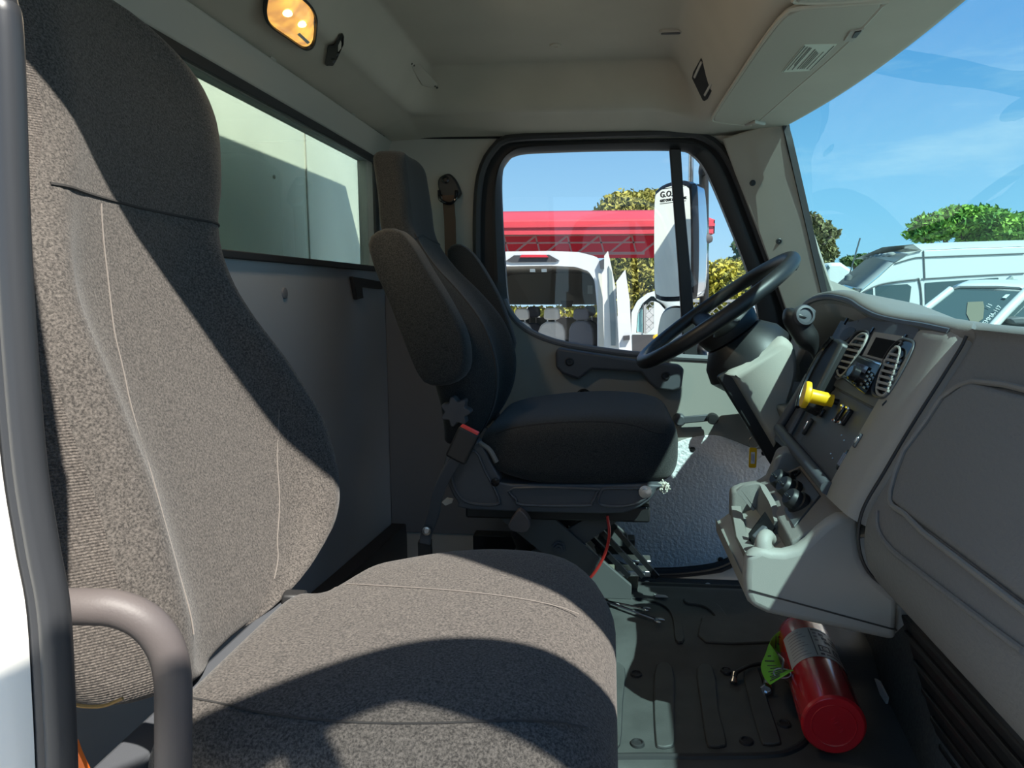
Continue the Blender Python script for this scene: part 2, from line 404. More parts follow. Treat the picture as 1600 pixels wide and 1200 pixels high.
# A pillar cover on the driver's side
ap_px = [(1128,216),(1170,203),(1222,186),(1230,232),(1250,300),(1276,375),(1308,470),(1262,482),(1236,510),(1213,440),(1183,360),(1149,272)]
apo = [(2.20),(2.17),(2.14),(2.135),(2.135),(2.135),(2.135),(2.14),(2.20),(2.22),(2.22),(2.22)]
P = [W(x, y, Y=yy) for (x, y), yy in zip(ap_px, apo)]
b = MB(); b.prism(P, (0.012,.05,0))
ap = struct(b.build('trim_4', M['trim'], bevel=.006))
for x, y in ((1176,286),(1217,377)):
    b = MB(); c0 = W(x, y, Y=2.155); b.lathe(c0+V(0,.004,0), (0,-1,0), [(.0085,0),(.0085,.008),(.006,.009),(.006,.004),(.003,.004),(.0028,.007),(.0,.007)], 14)
    b.build('screw', M['black'], ap)
# exterior A pillar / cowl so no light leaks in
b = MB(); b.prism([V(.44,2.22,1.30), V(.44,2.31,1.33), V(.585,2.32,.80), V(.575,2.22,.80)], (.03,.03,0))
struct(b.build('trim_5', M['cream']))
# windshield: bowed glass, black rubber round it
def wsh(y, s):
    """point on the windshield, s = 0 bottom .. 1 top"""
    k = ((y-1.325)/.82); bx = .985-.36*abs(k)**2.2; tx = .56-.075*abs(k)**2.2
    return V(lerp(bx, tx, s), y, lerp(.65+.13*abs(k)**2, 1.295, s))
b = MB(); b.grid(lambda u, v: wsh(lerp(.47, 2.165, v), u), 10, 40)
w1 = struct(b.build('window_1', M['wglass'], sharp=180))
b = MB(); ring = [wsh(y, 1.0) for y in [.49+.0275*i for i in range(61)]]+[wsh(2.145, 1-i/16) for i in range(1, 17)]
rr = []
for i, p in enumerate(ring):
    a = ring[max(i-1,0)]; c_ = ring[min(i+1,len(ring)-1)]; tg = (c_-a).normalized()
    inn = (V(0,-1,0) if i > 61 else V(.27,0,-1)).normalized()
    if 57 < i <= 61: inn = V(.2,-.7*(i-57)/4,-.7).normalized()
    rr.append([p-inn*.012+V(-.012,0,0), p+inn*.016+V(-.012,0,0), p+inn*.016+V(.006,0,0), p-inn*.012+V(.006,0,0)])
b.loft(rr, True); b.build('window_seal', M['rubber'], w1)
# passenger door opening beside the camera: rubber seal on its lip, body panel outside it
sx = [(-12,-60),(8,50),(22,400),(44,700),(66,850),(84,950),(92,1080),(97,1200),(99,1300)]
P = crom([V(-.37,.40,1.50), V(-.345,.38,1.40), V(-.335,.37,1.2)]+[W(x, y, Y=.37) for x, y in sx], 6)
b = MB(); b.tube(P, .0085, 12); b.tube([p+V(-.011,.004,0) for p in P], .008, 10)
struct(b.build('trim_7', M['seal']))
b = MB(); Q = [p+V(-.014,-.004,0) for p in P]
b.loft([[q, q+V(-.02,-.015,0), q+V(-.30,-.02,0), q+V(-.30,.10,0), q+V(-.02,.03,0)] for q in Q]); struct(b.build('trim_8', M['cream'], sharp=50))
b = MB(); b.tube([V(-.70,y,1.267) for y in (.5,1.0,1.5,2.0)]+crom([V(-.695,2.18,1.272), V(-.66,2.245,1.278), V(-.5,2.243,1.272), V(-.2,2.243,1.27), V(.1,2.243,1.268), V(.28,2.24,1.262)], 4), .0035, 6); struct(b.build('trim_9', M['black']))
b = MB(); b.prism([V(RX,1.0,.11), V(RX,2.26,.03), V(RX,2.26,-.1), V(RX,1.0,-.1)], (.05,0,0)); struct(b.build('baseboard_rear', M['rubber'], bevel=.004))
b = MB(); b.prism([V(RX,DY-.006,.0), V(-.26,DY-.006,.0), V(-.30,DY-.006,.28), V(-.46,DY-.006,.42), V(-.50,DY-.006,.60), V(-.53,DY-.006,.80), V(-.60,DY-.006,.865), V(RX,DY-.006,.87)], (0,.012,0)); struct(b.build('trim_10', M['door'], bevel=.003))  # darker than the rear vinyl: the dim corner is put into its colour
b = MB(); b.lathe(W(444,458,X=RX), (1,0,0), [(.013,-.002),(.012,.003),(.009,.004),(0,.004)], 18); struct(b.build('trim_11', M['door']))
b = MB(); b.prism([W(x, y, X=RX+.001) for x, y in ((545,432),(592,440),(592,452),(560,448),(562,466),(552,468))], (.012,0,0)); struct(b.build('trim_12', M['black'], bevel=.002))
# ================================================================ DRIVER'S DOOR
door = bpy.data.objects.new('door_1', None); C.collection.objects.link(door); door.location = (.1, DY, .1); BASE['door_1'] = V(.1, DY, .1)
struct(door, "driver's door seen across the cab, black window frame over grey panel")
FO = [(776,470),(771,400),(769,330),(771,290),(780,258),(797,236),(818,227),(900,222),(1000,219),(1058,218),(1090,224),(1114,242),(1134,275),(1165,355),(1198,440),(1218,510),(1226,575),(1100,578),(1000,566),(880,548),(830,535),(800,515)]
FI = [(794,474),(788,400),(784,330),(783,275),(789,251),(803,242),(825,238),(900,235),(1000,233),(1065,234),(1083,242),(1099,260),(1115,292),(1140,352),(1165,415),(1181,470),(1188,520),(1191,565),(1100,557),(1000,552),(940,545),(880,534),(840,521),(815,506),(802,490)]
fo = crom(T(FO, Y=DY+.005), 4, True); fi = crom(T(FI, Y=DY+.02), 4, True)
def by_ang(P, c, n=200):
    out = []
    for k in range(n):
        a = -math.pi+2*math.pi*k/n; dx, dz = math.cos(a), math.sin(a); best = None
        for i in range(len(P)):
            p, q_ = P[i-1], P[i]; x1, z1, x2, z2 = p.x-c[0], p.z-c[1], q_.x-c[0], q_.z-c[1]
            den = dx*(z2-z1)-dz*(x2-x1)
            if abs(den) < 1e-12: continue
            t = (x1*(z2-z1)-z1*(x2-x1))/den; s_ = (x1*dz-z1*dx)/den
            if t > 0 and -1e-9 <= s_ <= 1+1e-9: best = t if best is None else max(best, t)
        out.append(V(c[0]+dx*best, P[0].y, c[1]+dz*best))
    return out
cc = ((fi[0].x+fi[60].x)/2, .98); cc = (.08, .98)
A = by_ang(fo, cc); B_ = by_ang(fi, cc)
b = MB(); b.loft([[p+V(0,.045,0) for p in A], A, [p.lerp(q_,.35)+V(0,-.008,0) for p, q_ in zip(A, B_)], B_, [p+V(0,.03,0) for p in B_]], False, 0, True)
b.build('window_frame', M['rubber'], door, sharp=50)
bk = [p+V(0,.028,0) for p in by_ang([p+(p-V(cc[0],p.y,cc[1])).normalized()*.02 for p in door_o], cc)]
b = MB(); b.loft([bk, [p+V(0,.02,0) for p in A], [p+V(0,.085,0) for p in A], [p+V(0,.08,0) for p in bk]], False, 0, True); b.build('door_shell', M['rubber'], door, sharp=50)  # shell deepened to broaden the open door's frame shadow
sk = [p+V(0,.06,0) for p in by_ang([p+(p-V(cc[0],p.y,cc[1])).normalized()*.062 for p in door_o], cc)]  # unseen outer ring, added wide to thicken the open door's frame shadow
b = MB(); b.loft([sk, [p+V(0,.06,0) for p in A], [p+V(0,.085,0) for p in A], [p+V(0,.025,0) for p in sk]], False, 0, True); b.build('outer_skin', M['white'], door, sharp=50)
# pale body edge behind the frame, left of the window
b = MB(); b.prism(T([(763,300),(771,300),(775,390),(783,470),(789,474),(779,560),(764,560),(760,400)], Y=DY+.03), (0,.01,0)); b.build('body_edge', M['white'], door)
# division bar and the two panes
b = MB(); b.prism(T([(1046,232),(1064,232),(1068,300),(1079,420),(1090,556),(1068,556),(1060,420),(1051,300)], Y=DY+.01), (0,.022,0)); b.build('division_bar', M['rubber'], door, bevel=.004)
gl = [p+V(0,.008,0) for p in B_]
b = MB(); b.add(gl, [list(range(len(gl)))]); b.build('pane', M['glass'], door, flat=True)
# inner panel
PO = [(745,455),(790,474),(797,490),(812,508),(838,525),(880,539),(940,549),(1000,557),(1100,563),(1200,568),(1250,572),(1250,700),(1220,820),(1150,868),(1110,884),(985,889),(930,838),(850,765),(790,690),(752,600)]
po = T(PO, Y=DY-.012)
b = MB(); b.prism(po, (0,.03,0)); panel = b.build('inner_panel', M['door_lt'], door, bevel=.006, seg=3)
# rolled sill along the glass
b = MB(); sl = crom(T([(788,468),(797,488),(812,506),(838,523),(880,537),(940,547),(1000,554),(1100,560),(1190,565)], Y=DY-.010), 6)
b.tube(sl, .010, 8); b.build('sill_roll', M['door'], door)
# pull bar with its two screw pads
pb = [(869,548),(874,542),(1000,562),(1060,568),(1067,575),(1063,604),(1050,609),(1025,606),(1013,596),(1000,580),(925,575),(912,585),(905,591),(880,582),(870,572)]
b = MB(); b.prism(T(pb, Y=DY-.015), (0,-.042,0)); hnd = b.build('pull_handle', M['dash_dk'], door, bevel=.010, seg=3)
for x, y in ((890,565),(1040,587)):
    b = MB(); c0 = W(x, y, Y=DY-.057); b.lathe(c0, (0,-1,0), [(.014,0),(.014,.003),(.010,.004),(.009,-.001),(.005,-.001),(.005,.003),(0,.003)], 16)
    b.build('screw', M['black'], hnd)
# lever that opens the door
b = MB(); c0 = W(912, 620, Y=DY-.012); b.lathe(c0+V(0,.004,0), (0,-1,0), [(.026,0),(.026,.006),(.022,.010),(.017,.004),(0,.004)], 20)
lv = b.build('lever_cup', M['black'], door)
b = MB(); pts = crom([W(908,620,Y=DY-.02), W(918,622,Y=DY-.035), W(945,626,Y=DY-.035), W(982,632,Y=DY-.03)], 5); b.ribbon(pts, .024, .008, (0,.25,1)); b.build('release_lever', M['dash_dk'], lv, bevel=.003)
# window crank
b = MB(); p0, p1 = W(1062,657,Y=DY-.04), W(1112,652,Y=DY-.045)
b.bar(p0, p1, .010, .022, (0,0,1)); b.lathe(p0+V(0,.03,0), (0,-1,0), [(.02,0),(.019,.03),(.016,.036),(0,.036)], 18)
ck = b.build('window_crank', M['dash_dk'], door, bevel=.003)
b = MB(); b.lathe(p1, (0,-1,0), [(.010,0),(.016,.006),(.018,.028),(.014,.036),(0,.037)], 18); b.build('crank_knob', M['black'], ck)
# embossed metal kick panel low on the door
kp = crom(T([(918,825),(935,800),(985,755),(1035,706),(1060,690),(1088,682),(1118,680),(1145,688),(1175,700),(1205,708),(1215,760),(1205,800),(1180,850),(1140,872),(1110,880),(1050,886),(985,884),(945,858)], Y=DY-.014), 4, True)
b = MB(); b.prism(kp, (0,-.004,0)); kick = b.build('kick_panel', M['kick'], door, bevel=.0015)
for x, y in ((1082,702),(1194,708),(994,880),(1126,874),(955,858)):
    b = MB(); b.ball(W(x, y, Y=DY-.018), (.009,.004,.009), 6); b.build('fastener', M['black'], kick)
# rubber along the door's lower edge
b = MB(); b.tube(crom(T([(930,846),(948,868),(975,886),(1010,893),(1060,892),(1110,886),(1142,874),(1170,852),(1215,800)], Y=DY-.02), 5), .012, 8); b.build('bottom_seal', M['seal'], door)
# ---------------------------------------------------------------- sill tread and floor
def floor_z(x, y):
    """moulded rubber: passenger well low, driver's well raised behind a rounded step"""
    return .0 + .03*sstep(1.40, 1.52, y) - .06*sstep(1.80, 1.86, y) - .012*sstep(1.12,1.09,y)
b = MB(); b.grid(lambda u, v: (lambda x, y: V(x, y, floor_z(x, y)))(lerp(-.45, .95, u), lerp(.42, 1.94, v)), 60, 90)
fm = tag(b.build('floor_mat', M['mat'], sharp=180, solid=.006), 'black moulded rubber floor mat with raised ribs under the dashboard', 'floor mat')
b = MB(); b.prism([V(-.5,1.84,.012), V(-.5,1.86,.020), V(-.5,1.885,.005), V(-.5,1.90,-.028), V(-.5,2.22,-.115), V(-.5,2.22,-.15), V(-.5,1.84,-.1)], (1.3,0,0))
tread = tag(b.build('sill_tread', M['rubber'], bevel=.006), "black ribbed sill tread plate inside the driver's door", 'sill plate')
b = MB()
for k in range(9):
    y = 1.915+k*.027; z = -.032-(y-1.915)*.27+.003; b.bar(V(-.48,y,z), V(.78,y,z), .008, .008)
b.build('rib', M['black'], tread)
for x in (-.02,.12,.3):
    b = MB(); b.ball(V(x,2.05,-.062), (.008,.008,.004), 5); b.build('rivet', M['steel'], tread)
# ================================================================ SEATS
class Back:
    """a seat back as stacked rounded sections: left/right edge, front line and thickness by height, raised side bolsters"""
    def __init__(s, z0, z1, L, Rr, XF, TH, bol, e1=.55, e2=.6, dish=.012):
        s.z0, s.z1, s.L, s.R, s.XF, s.TH, s.bol, s.e1, s.e2, s.dish = z0, z1, L, Rr, XF, TH, bol, e1, e2, dish
    def sect(s, z):
        l, r_ = table(s.L, z), table(s.R, z); return (l+r_)/2, (r_-l)/2, table(s.XF, z), table(s.TH, z), table(s.bol, z)
    def front_x(s, u, z):
        mid, hw, xf, th, bo = s.sect(z); return bo*math.exp(-((abs(u)-.74)/.17)**2) - s.dish*(1-min(1,abs(u)/.7)**2)
    def pt(s, a, z, sh=1.0, zz=None):
        mid, hw, xf, th, bo = s.sect(z); c, sn = math.cos(a), math.sin(a)
        y = math.copysign(abs(c)**s.e1, c); x = math.copysign(abs(sn)**s.e2, sn)
        px = xf-th/2+x*th/2*(.35+.65*sh if sh < 1 else 1)
        if sn > 0: px += s.front_x(y, z)*abs(sn)**.5*sh
        return V(px, mid+y*hw*sh, z if zz is None else zz)
    def front(s, y, z, off=0):
        """point on the front at width fraction y"""
        a = math.acos(max(-1, min(1, math.copysign(abs(y)**(1/s.e1), y)))); p = s.pt(a, z); return p+V(off,0,0)
    def mesh(s, n=60, k=60, rt=.045, rb=.03, side=1):
        b = MB(); rings = []; zs = []
        for i in range(7):                                   # rounded bottom
            t = i/7*math.pi/2; zs.append((s.z0+rb*(1-math.sin(t)), .55+.45*math.sin(t) if i else .4, s.z0+rb*(1-math.sin(t)) ))
        rings = []
        for i in range(6): t = (i+.3)/6*math.pi/2; rings.append((s.z0+rb*(1-math.cos(t)), math.sin(t)**.6))
        for i in range(k+1): rings.append((lerp(s.z0+rb, s.z1-rt, i/k), 1))
        for i in range(1, 7): t = i/6.4*math.pi/2; rings.append((s.z1-rt*(1-math.sin(t)), math.cos(t)**.55))
        R_ = [[s.pt(2*math.pi*j/n, z, sh) for j in range(n)] for z, sh in rings]
        b.loft(R_, True)
        if side:
            for fi, f in enumerate(b.f):
                if len(f) > 4: b.mi[fi] = 1; continue
                j = f[0] % n; u = abs(math.cos(2*math.pi*(j+.5)/n))**s.e1
                b.mi[fi] = 0 if (math.sin(2*math.pi*(j+.5)/n) > 0 and u < .86) else 1
        return b
    def uz(s, px, py):
        """photo point -> (width fraction, height) on the front face"""
        z = .8
        for _ in range(12):
            mid, hw, xf, th, bo = s.sect(z); p = W(px, py, X=xf); z = p.z
        mid, hw, xf, th, bo = s.sect(z); return (p.y-mid)/hw, z
    def line(s, pts, off=.0008, n=8):
        uv = crom([V(*s.uz(x, y), 0) for x, y in pts], n); return [s.front(max(-.97, min(.97, p.x)), p.y, off) for p in uv]
class Cushion:
    """seat cushion: rounded sections along X"""
    def __init__(s, x0, x1, YL, YR, ZT, ZB, e1=.35, e2=.5, rf=.05, rb=.03):
        s.__dict__.update(locals())
    def pt(s, a, x, sh=1):
        l, r_, zt, zb = table(s.YL, x), table(s.YR, x), table(s.ZT, x), table(s.ZB, x); c, sn = math.cos(a), math.sin(a)
        y = math.copysign(abs(c)**s.e1, c); z = math.copysign(abs(sn)**s.e2, sn)
        return V(x, (l+r_)/2+y*(r_-l)/2*(.8+.2*sh), (zt+zb)/2+z*(zt-zb)/2*(.15+.85*sh))
    def mesh(s, n=64, k=44):
        b = MB(); rings = []
        for i in range(6): t = (i+.3)/6*math.pi/2; rings.append((s.x0+s.rb*(1-math.cos(t)), math.sin(t)**.6))
        for i in range(k+1): rings.append((lerp(s.x0+s.rb, s.x1-s.rf, i/k), 1))
        for i in range(1, 9): t = i/8.3*math.pi/2; rings.append((s.x1-s.rf*(1-math.sin(t)), math.cos(t)**.6))
        b.loft([[s.pt(2*math.pi*j/n, x, sh) for j in range(n)] for x, sh in rings], True)
        return b
    def top(s, y, x, off=.0008):
        """on the top skin at width y (metres)"""
        l, r_ = table(s.YL, x), table(s.YR, x); u = max(-.98, min(.98, (y-(l+r_)/2)/((r_-l)/2)))
        a = math.acos(math.copysign(abs(u)**(1/s.e1), u)); return s.pt(a, x)+V(0,0,off)
# ---------------------------------------------------------------- passenger seat (nearest the camera)
ps = thing('passenger_seat', 'large dark cloth passenger seat nearest the open door, sunlit tall back', 'seat', (-.25,.8,0))
pb_ = Back(.405, 1.16,
    [(.40,.58),(.45,.545),(.52,.53),(.62,.535),(.70,.54),(.80,.56),(.90,.62),(.96,.655),(1.04,.675),(1.10,.69),(1.16,.72)],
    [(.40,.86),(.43,.95),(.46,1.04),(.52,1.088),(.58,1.094),(.62,1.085),(.70,1.030),(.77,.977),(.83,.962),(.90,.998),(.95,1.035),(1.04,1.075),(1.09,1.066),(1.12,1.03),(1.16,.95)],
    [(.40,-.405),(.45,-.42),(.60,-.462),(.80,-.515),(1.0,-.562),(1.16,-.60)],
    [(.40,.10),(.50,.14),(.70,.14),(.85,.12),(1.0,.11),(1.16,.09)],
    [(.40,.01),(.50,.045),(.70,.05),(.82,.030),(.9,.01),(1.16,.0)])
bk = pb_.mesh().build('backrest', [M['cloth'], M['knit']], ps, sharp=180)
b = MB(); b.tube(pb_.line([(170,318),(182,430),(196,540),(215,640),(238,760),(262,900),(270,990)]), .0007, 5)
b.tube(pb_.line([(428,640),(440,720),(446,790),(444,850),(438,905)]), .0007, 5)
b.build('stitching', M['stitch'], bk)
b = MB(); b.tube(pb_.line([(80,287),(130,298),(185,312),(240,326),(300,340),(366,358)], .0), .0022, 6)
b.build('seam', M['seam'], bk)
pc = Cushion(-.388, .012, [(-.45,.52),(-.40,.51),(-.2,.495),(0,.51)], [(-.45,.80),(-.37,.81),(-.33,.82),(-.305,.90),(-.28,.925),(-.2,.962),(-.1,.965),(-.02,.93),(.012,.88)],
    [(-.45,.445),(-.3,.452),(-.15,.458),(-.05,.452),(.012,.43)], [(-.45,.30),(-.2,.28),(.012,.30)], e1=.32, e2=.55, rf=.085)
cu = pc.mesh().build('cushion', M['cloth'], ps, sharp=180)
b = MB(); b.tube([pc.top(lerp(.80,.745,i/20), lerp(-.36,-.03,i/20)) for i in range(21)], .0007, 5); b.build('stitching', M['stitch'], cu)
b = MB(); b.tube([pc.top(lerp(.555,.53,math.sin(math.pi*i/20)), lerp(-.375,-.015,i/20)) for i in range(21)], .0009, 5); b.build('piping', M['seam'], cu)
# steel frame between back and cushion, pedestal under it
b = MB(); b.bar(V(-.405,.50,.392), V(-.405,.845,.392), .045, .03); b.build('back_rail', M['dash_dk'], ps, bevel=.006)
b = MB(); b.box(-.46, -.012, .53, 1.10, 0.002, .27); b.build('pedestal', M['trim'], ps, bevel=.008)
b = MB(); b.bar(V(-.405,.836,.36), V(-.398,.838,.418), .022, .03); b.build('hinge_bracket', M['black'], ps, bevel=.004)
b = MB(); b.tube(crom([V(-.47,.50,.42), V(-.45,.50,.34), V(-.42,.50,.28), V(-.38,.52,.22)], 6), .016, 10); b.build('frame_tube', M['black'], ps)
b = MB(); b.tube(crom([W(112,1101,Y=.535), W(140,1104,Y=.535), W(165,1102,Y=.537), W(192,1091,Y=.54)], 5), .0016, 6); b.build('binding', mat('tan_binding', (.32,.20,.07), .8), ps)
# ---------------------------------------------------------------- driver seat
ds = thing('driver_seat', 'dark cloth air-suspension driver seat with folded armrests by the far door', 'seat', (-.15,1.85,0))
db = Back(.42, 1.145,
    [(.42,1.66),(.50,1.62),(.60,1.61),(.70,1.62),(.80,1.66),(.90,1.69),(1.0,1.70),(1.145,1.705)],
    [(.42,1.98),(.50,2.04),(.60,2.06),(.70,2.05),(.80,2.03),(.90,2.0),(1.0,1.99),(1.145,1.97)],
    [(.42,-.345),(.48,-.315),(.55,-.298),(.63,-.298),(.72,-.325),(.80,-.378),(.87,-.436),(.95,-.477),(1.03,-.486),(1.145,-.50)],
    [(.42,.06),(.52,.10),(.62,.13),(.75,.11),(.9,.085),(1.145,.08)],
    [(.42,.01),(.55,.035),(.70,.035),(.85,.012),(.95,.0),(1.145,0)], e1=.38, e2=.45, dish=.010)
dbk = db.mesh(rt=.035).build('backrest', [M['cloth_dark'], M['cloth_dark']], ds, sharp=180)
b = MB(); b.tube([db.front(u/10, .945-.02*abs(u/10), .0) for u in range(-9, 10)], .0022, 6); b.tube([db.front(-.78, z/100, .0) for z in range(46, 95, 2)], .002, 6); b.build('seam', M['seam'], dbk)
dc = Cushion(-.30, .165, [(-.30,1.60),(-.2,1.575),(0,1.575),(.12,1.60),(.165,1.64)], [(-.30,2.06),(-.1,2.09),(.1,2.08),(.165,2.03)],
    [(-.30,.475),(-.22,.50),(-.05,.518),(.08,.516),(.165,.50)], [(-.30,.40),(-.24,.37),(-.15,.352),(.05,.35),(.165,.36)], e1=.25, e2=.5, rf=.035)
dcu = dc.mesh().build('cushion', M['cloth_dark'], ds, sharp=180)
b = MB(); b.tube([dc.top(1.597, lerp(-.26,.13,i/20), .0) for i in range(21)], .0022, 6); b.build('piping', M['seam'], dcu)
def armrest(px, y0, y1, parent):
    P2 = resample(crom(T(px, Y=(y0+y1)/2), 4, True), 48); cen = sum(P2, V(0,0,0))/48; rings = []
    for k in range(13):
        t = math.pi*(k+.15)/12.3; sc = max(.12, math.sin(t))**.35
        rings.append([V(cen.x+(p.x-cen.x)*(.72+.28*sc), lerp(y0, y1, (1-math.cos(t))/2), cen.z+(p.z-cen.z)*(.88+.12*sc)) for p in P2])
    b = MB(); b.loft(rings); return b.build('armrest', M['cloth_dark'], parent, sharp=180)
armrest([(580,382),(588,366),(608,357),(632,362),(652,385),(672,418),(702,465),(728,515),(736,550),(733,580),(712,598),(678,601),(660,585),(640,540),(612,470),(592,425)], 1.525, 1.605, ds)
armrest([(700,400),(706,384),(722,382),(742,398),(765,432),(785,470),(803,520),(805,545),(785,540),(750,490),(718,440)], 2.03, 2.09, ds)
# star knob on the side of the back
b = MB(); kc = W(711, 644, Y=1.575); ou = []
for i in range(70):
    a = 2*math.pi*i/70; rr = .030+.0055*math.cos(7*a); ou.append(kc+V(rr*math.cos(a), 0, rr*math.sin(a)))
b.prism(ou, (0,.035,0)); b.build('recline_knob', M['grab'], ds, bevel=.006, seg=3)
b = MB(); b.lathe(kc+V(0,.03,0), (0,1,0), [(.012,0),(.012,.05)], 12); b.build('knob_shaft', M['black'], ds)
# moulded side shell
sh = [(742,690),(755,698),(770,728),(783,748),(800,757),(1018,757),(1026,764),(1014,783),(985,799),(940,803),(735,797),(716,786),(703,765),(693,735),(697,712),(715,690)]
shp = crom(T(sh, Y=1.585), 2, True)
b = MB(); b.prism(shp, (0,.05,0)); shell = b.build('side_shell', M['dash_dk'], ds, bevel=.008, seg=3)
for pl in ([(712,715),(742,705),(758,735),(778,775),(776,788),(735,786),(716,772),(706,745)], [(803,763),(925,764),(932,770),(925,785),(915,790),(818,789),(806,780)], [(940,768),(950,763),(1012,764),(1015,770),(1000,784),(975,791),(942,790),(935,782)]):
    b = MB(); rim = crom(T(pl, Y=1.583), 3, True); b.tube(rim, .0035, 6, closed=True); b.build('shell_rib', M['dash_dk'], shell)
b = MB(); b.lathe(W(774,753,Y=1.583), (0,-1,0), [(.010,0),(.010,.004),(.006,.005),(.005,.001),(0,.001)], 14); b.build('screw', M['black_gl'], shell)
b = MB(); b.lathe(W(1008,768,Y=1.583), (0,-1,0), [(.016,0),(.015,.003),(.008,.004),(.008,.009),(0,.010)], 14); b.build('bolt', M['steel'], shell)
b = MB(); b.tube(crom([W(750,692,Y=1.59), W(765,703,Y=1.58), W(776,722,Y=1.58)], 5), .006, 8); b.build('shell_lip', M['dash'], shell)
# height lever below the shell
b = MB(); b.prism(crom(T([(812,797),(826,812),(828,826),(818,833),(800,830),(794,822),(803,806)], Y=1.56), 3, True), (0,.03,0)); b.build('height_lever', M['grab'], ds, bevel=.006)
# suspension: upper pan, scissor arms, floor rails
b = MB(); b.box(-.34, .10, 1.63, 2.05, .26, .30); b.build('suspension_pan', M['black'], ds, bevel=.005)
for y in (1.64, 1.66, 2.0):
    b = MB()
    b.prism([V(-.30,y,.29), V(-.16,y,.29), V(.06,y,.10), V(.06,y,.065), V(-.02,y,.065)], (0,.012,0)) if y != 1.66 else b.prism([V(.06,y,.28), V(-.02,y,.28), V(-.30,y,.09), V(-.30,y,.065), V(-.22,y,.065)], (0,.012,0))
    b.build('scissor_arm', M['panel'], ds, bevel=.002)
b = MB(); b.lathe(V(-.115,1.638,.19), (0,-1,0), [(.018,0),(.018,.003),(.012,.003),(.012,.010),(.006,.010),(.006,.014),(0,.014)], 6); b.build('pivot_bolt', M['dash_dk'], ds)
for y, nm in ((1.78, 'floor_rail'), (2.02, 'floor_rail')):
    b = MB(); b.box(-.40, .082, y, y+.05, .032, .078); b.build(nm, mat('rail_paint', (.16,.155,.12), .5) if y < 1.9 else M['black'], ds, bevel=.003)
b = MB()
for k in range(4): b.bar(V(-.10+.04*k,1.70,.22), V(.02+.035*k,1.70,.10), .012, .012)
b.build('damper', M['black_gl'], ds)
b = MB(); b.box(.02, .11, 1.72, 1.76, .09, .105).box(.05, .11, 1.72, 1.76, .125, .133); b.build('front_bracket', M['steel'], ds, bevel=.002)
b = MB(); b.lathe(V(-.14,1.84,.05), (0,0,1), [(.10,0),(.12,.03),(.105,.07),(.12,.11),(.10,.16),(.08,.21)], 28); b.build('air_bellows', M['rubber'], ds)
# worn front corner of the cushion cover, white padding hanging out
b = MB(); r2 = random.Random(3)
for k in range(70):
    p = W(1024+r2.random()*16+r2.random()*6, 754+r2.random()*12, Y=1.60+r2.random()*.02); d_ = V(r2.uniform(-1,1), r2.uniform(-1,.4), r2.uniform(-1.4,.6)).normalized()*r2.uniform(.004,.016)
    b.tube([p, p+d_*.5+V(0,0,.003), p+d_], .0016, 4)
b.build('torn_padding', mat('padding', (.62,.58,.50), .9), ds)
# red air line
b = MB(); b.tube(crom([V(.0,1.60,.285), V(.005,1.60,.24), V(-.005,1.605,.19), V(-.03,1.61,.14), V(-.07,1.62,.09)], 6), .0035, 8); b.build('air_line', M['redpl'], ds)
# ---------------------------------------------------------------- belt buckle on its stalk, between the seats
bu = thing('belt_buckle', 'black seat belt buckle with red button standing between the two seats', 'belt buckle', (-.42,1.52,.03))
c0, c1 = W(734,672,Y=1.50), W(712,718,Y=1.50); ax = (c1-c0).normalized(); sd_ = ax.cross(V(0,1,0)).normalized()
b = MB(); b.obox((c0+c1)/2, (c1-c0)/2, sd_*.024, V(0,.012,0)); b.build('housing', M['black'], bu, bevel=.005, seg=3)
b = MB(); b.obox(c0-ax*.001, ax*.003, sd_*.021, V(0,.009,0)); b.build('release_button', M['redpl'], bu, bevel=.0015)
b = MB(); st = crom([c1-ax*.005, W(695,745,Y=1.51), W(683,775,Y=1.52), W(677,805,Y=1.53), W(667,832,Y=1.54), W(664,850,Y=1.54)], 6); b.ribbon(st, .026, .012, (1,0,0.2)); b.build('stalk', M['dash_dk'], bu, bevel=.003)
b = MB(); b.lathe(W(667,829,Y=1.525), (0,-1,0), [(.010,0),(.010,.005),(.006,.006),(.005,.003),(0,.003)], 12); b.build('anchor_bolt', M['steel'], bu)
b = MB(); b.bar(W(664,845,Y=1.55), V(-.42,1.56,.0), .03, .02); b.build('anchor_plate', M['black'], bu)
# ---------------------------------------------------------------- shoulder belt on the B pillar
sb = thing('seat_belt', 'brown shoulder belt hanging from its black loop on the far pillar', 'seat belt', W(702,300,Y=DY-.02))
lp = [(684,282),(690,274),(702,271),(712,281),(719,297),(719,303),(712,310),(690,307),(685,296)]
b = MB(); b.prism(crom(T(lp, Y=DY-.03), 3, True), (0,.025,0)); b.build('loop_cover', M['black'], sb, bevel=.006, seg=3)
b = MB(); b.lathe(W(696,281,Y=DY-.03), (0,-1,0), [(.012,0),(.012,.004),(.007,.005),(.006,.001),(0,.001)], 14); b.build('bolt', M['black_gl'], sb)
b = MB(); b.tube(crom([W(686,298,Y=DY-.04), W(688,312,Y=DY-.05), W(703,318,Y=DY-.05), W(712,310,Y=DY-.05), W(713,298,Y=DY-.04)], 5), .005, 8); b.build('ring', M['black_gl'], sb)
b = MB(); b.ribbon([W(700,305,Y=DY-.04), W(703,345,Y=DY-.03), W(704,385,Y=DY-.03), W(706,470,Y=DY-.03)], .036, .003, (1,0,0)); b.build('webbing', M['belt'], sb)
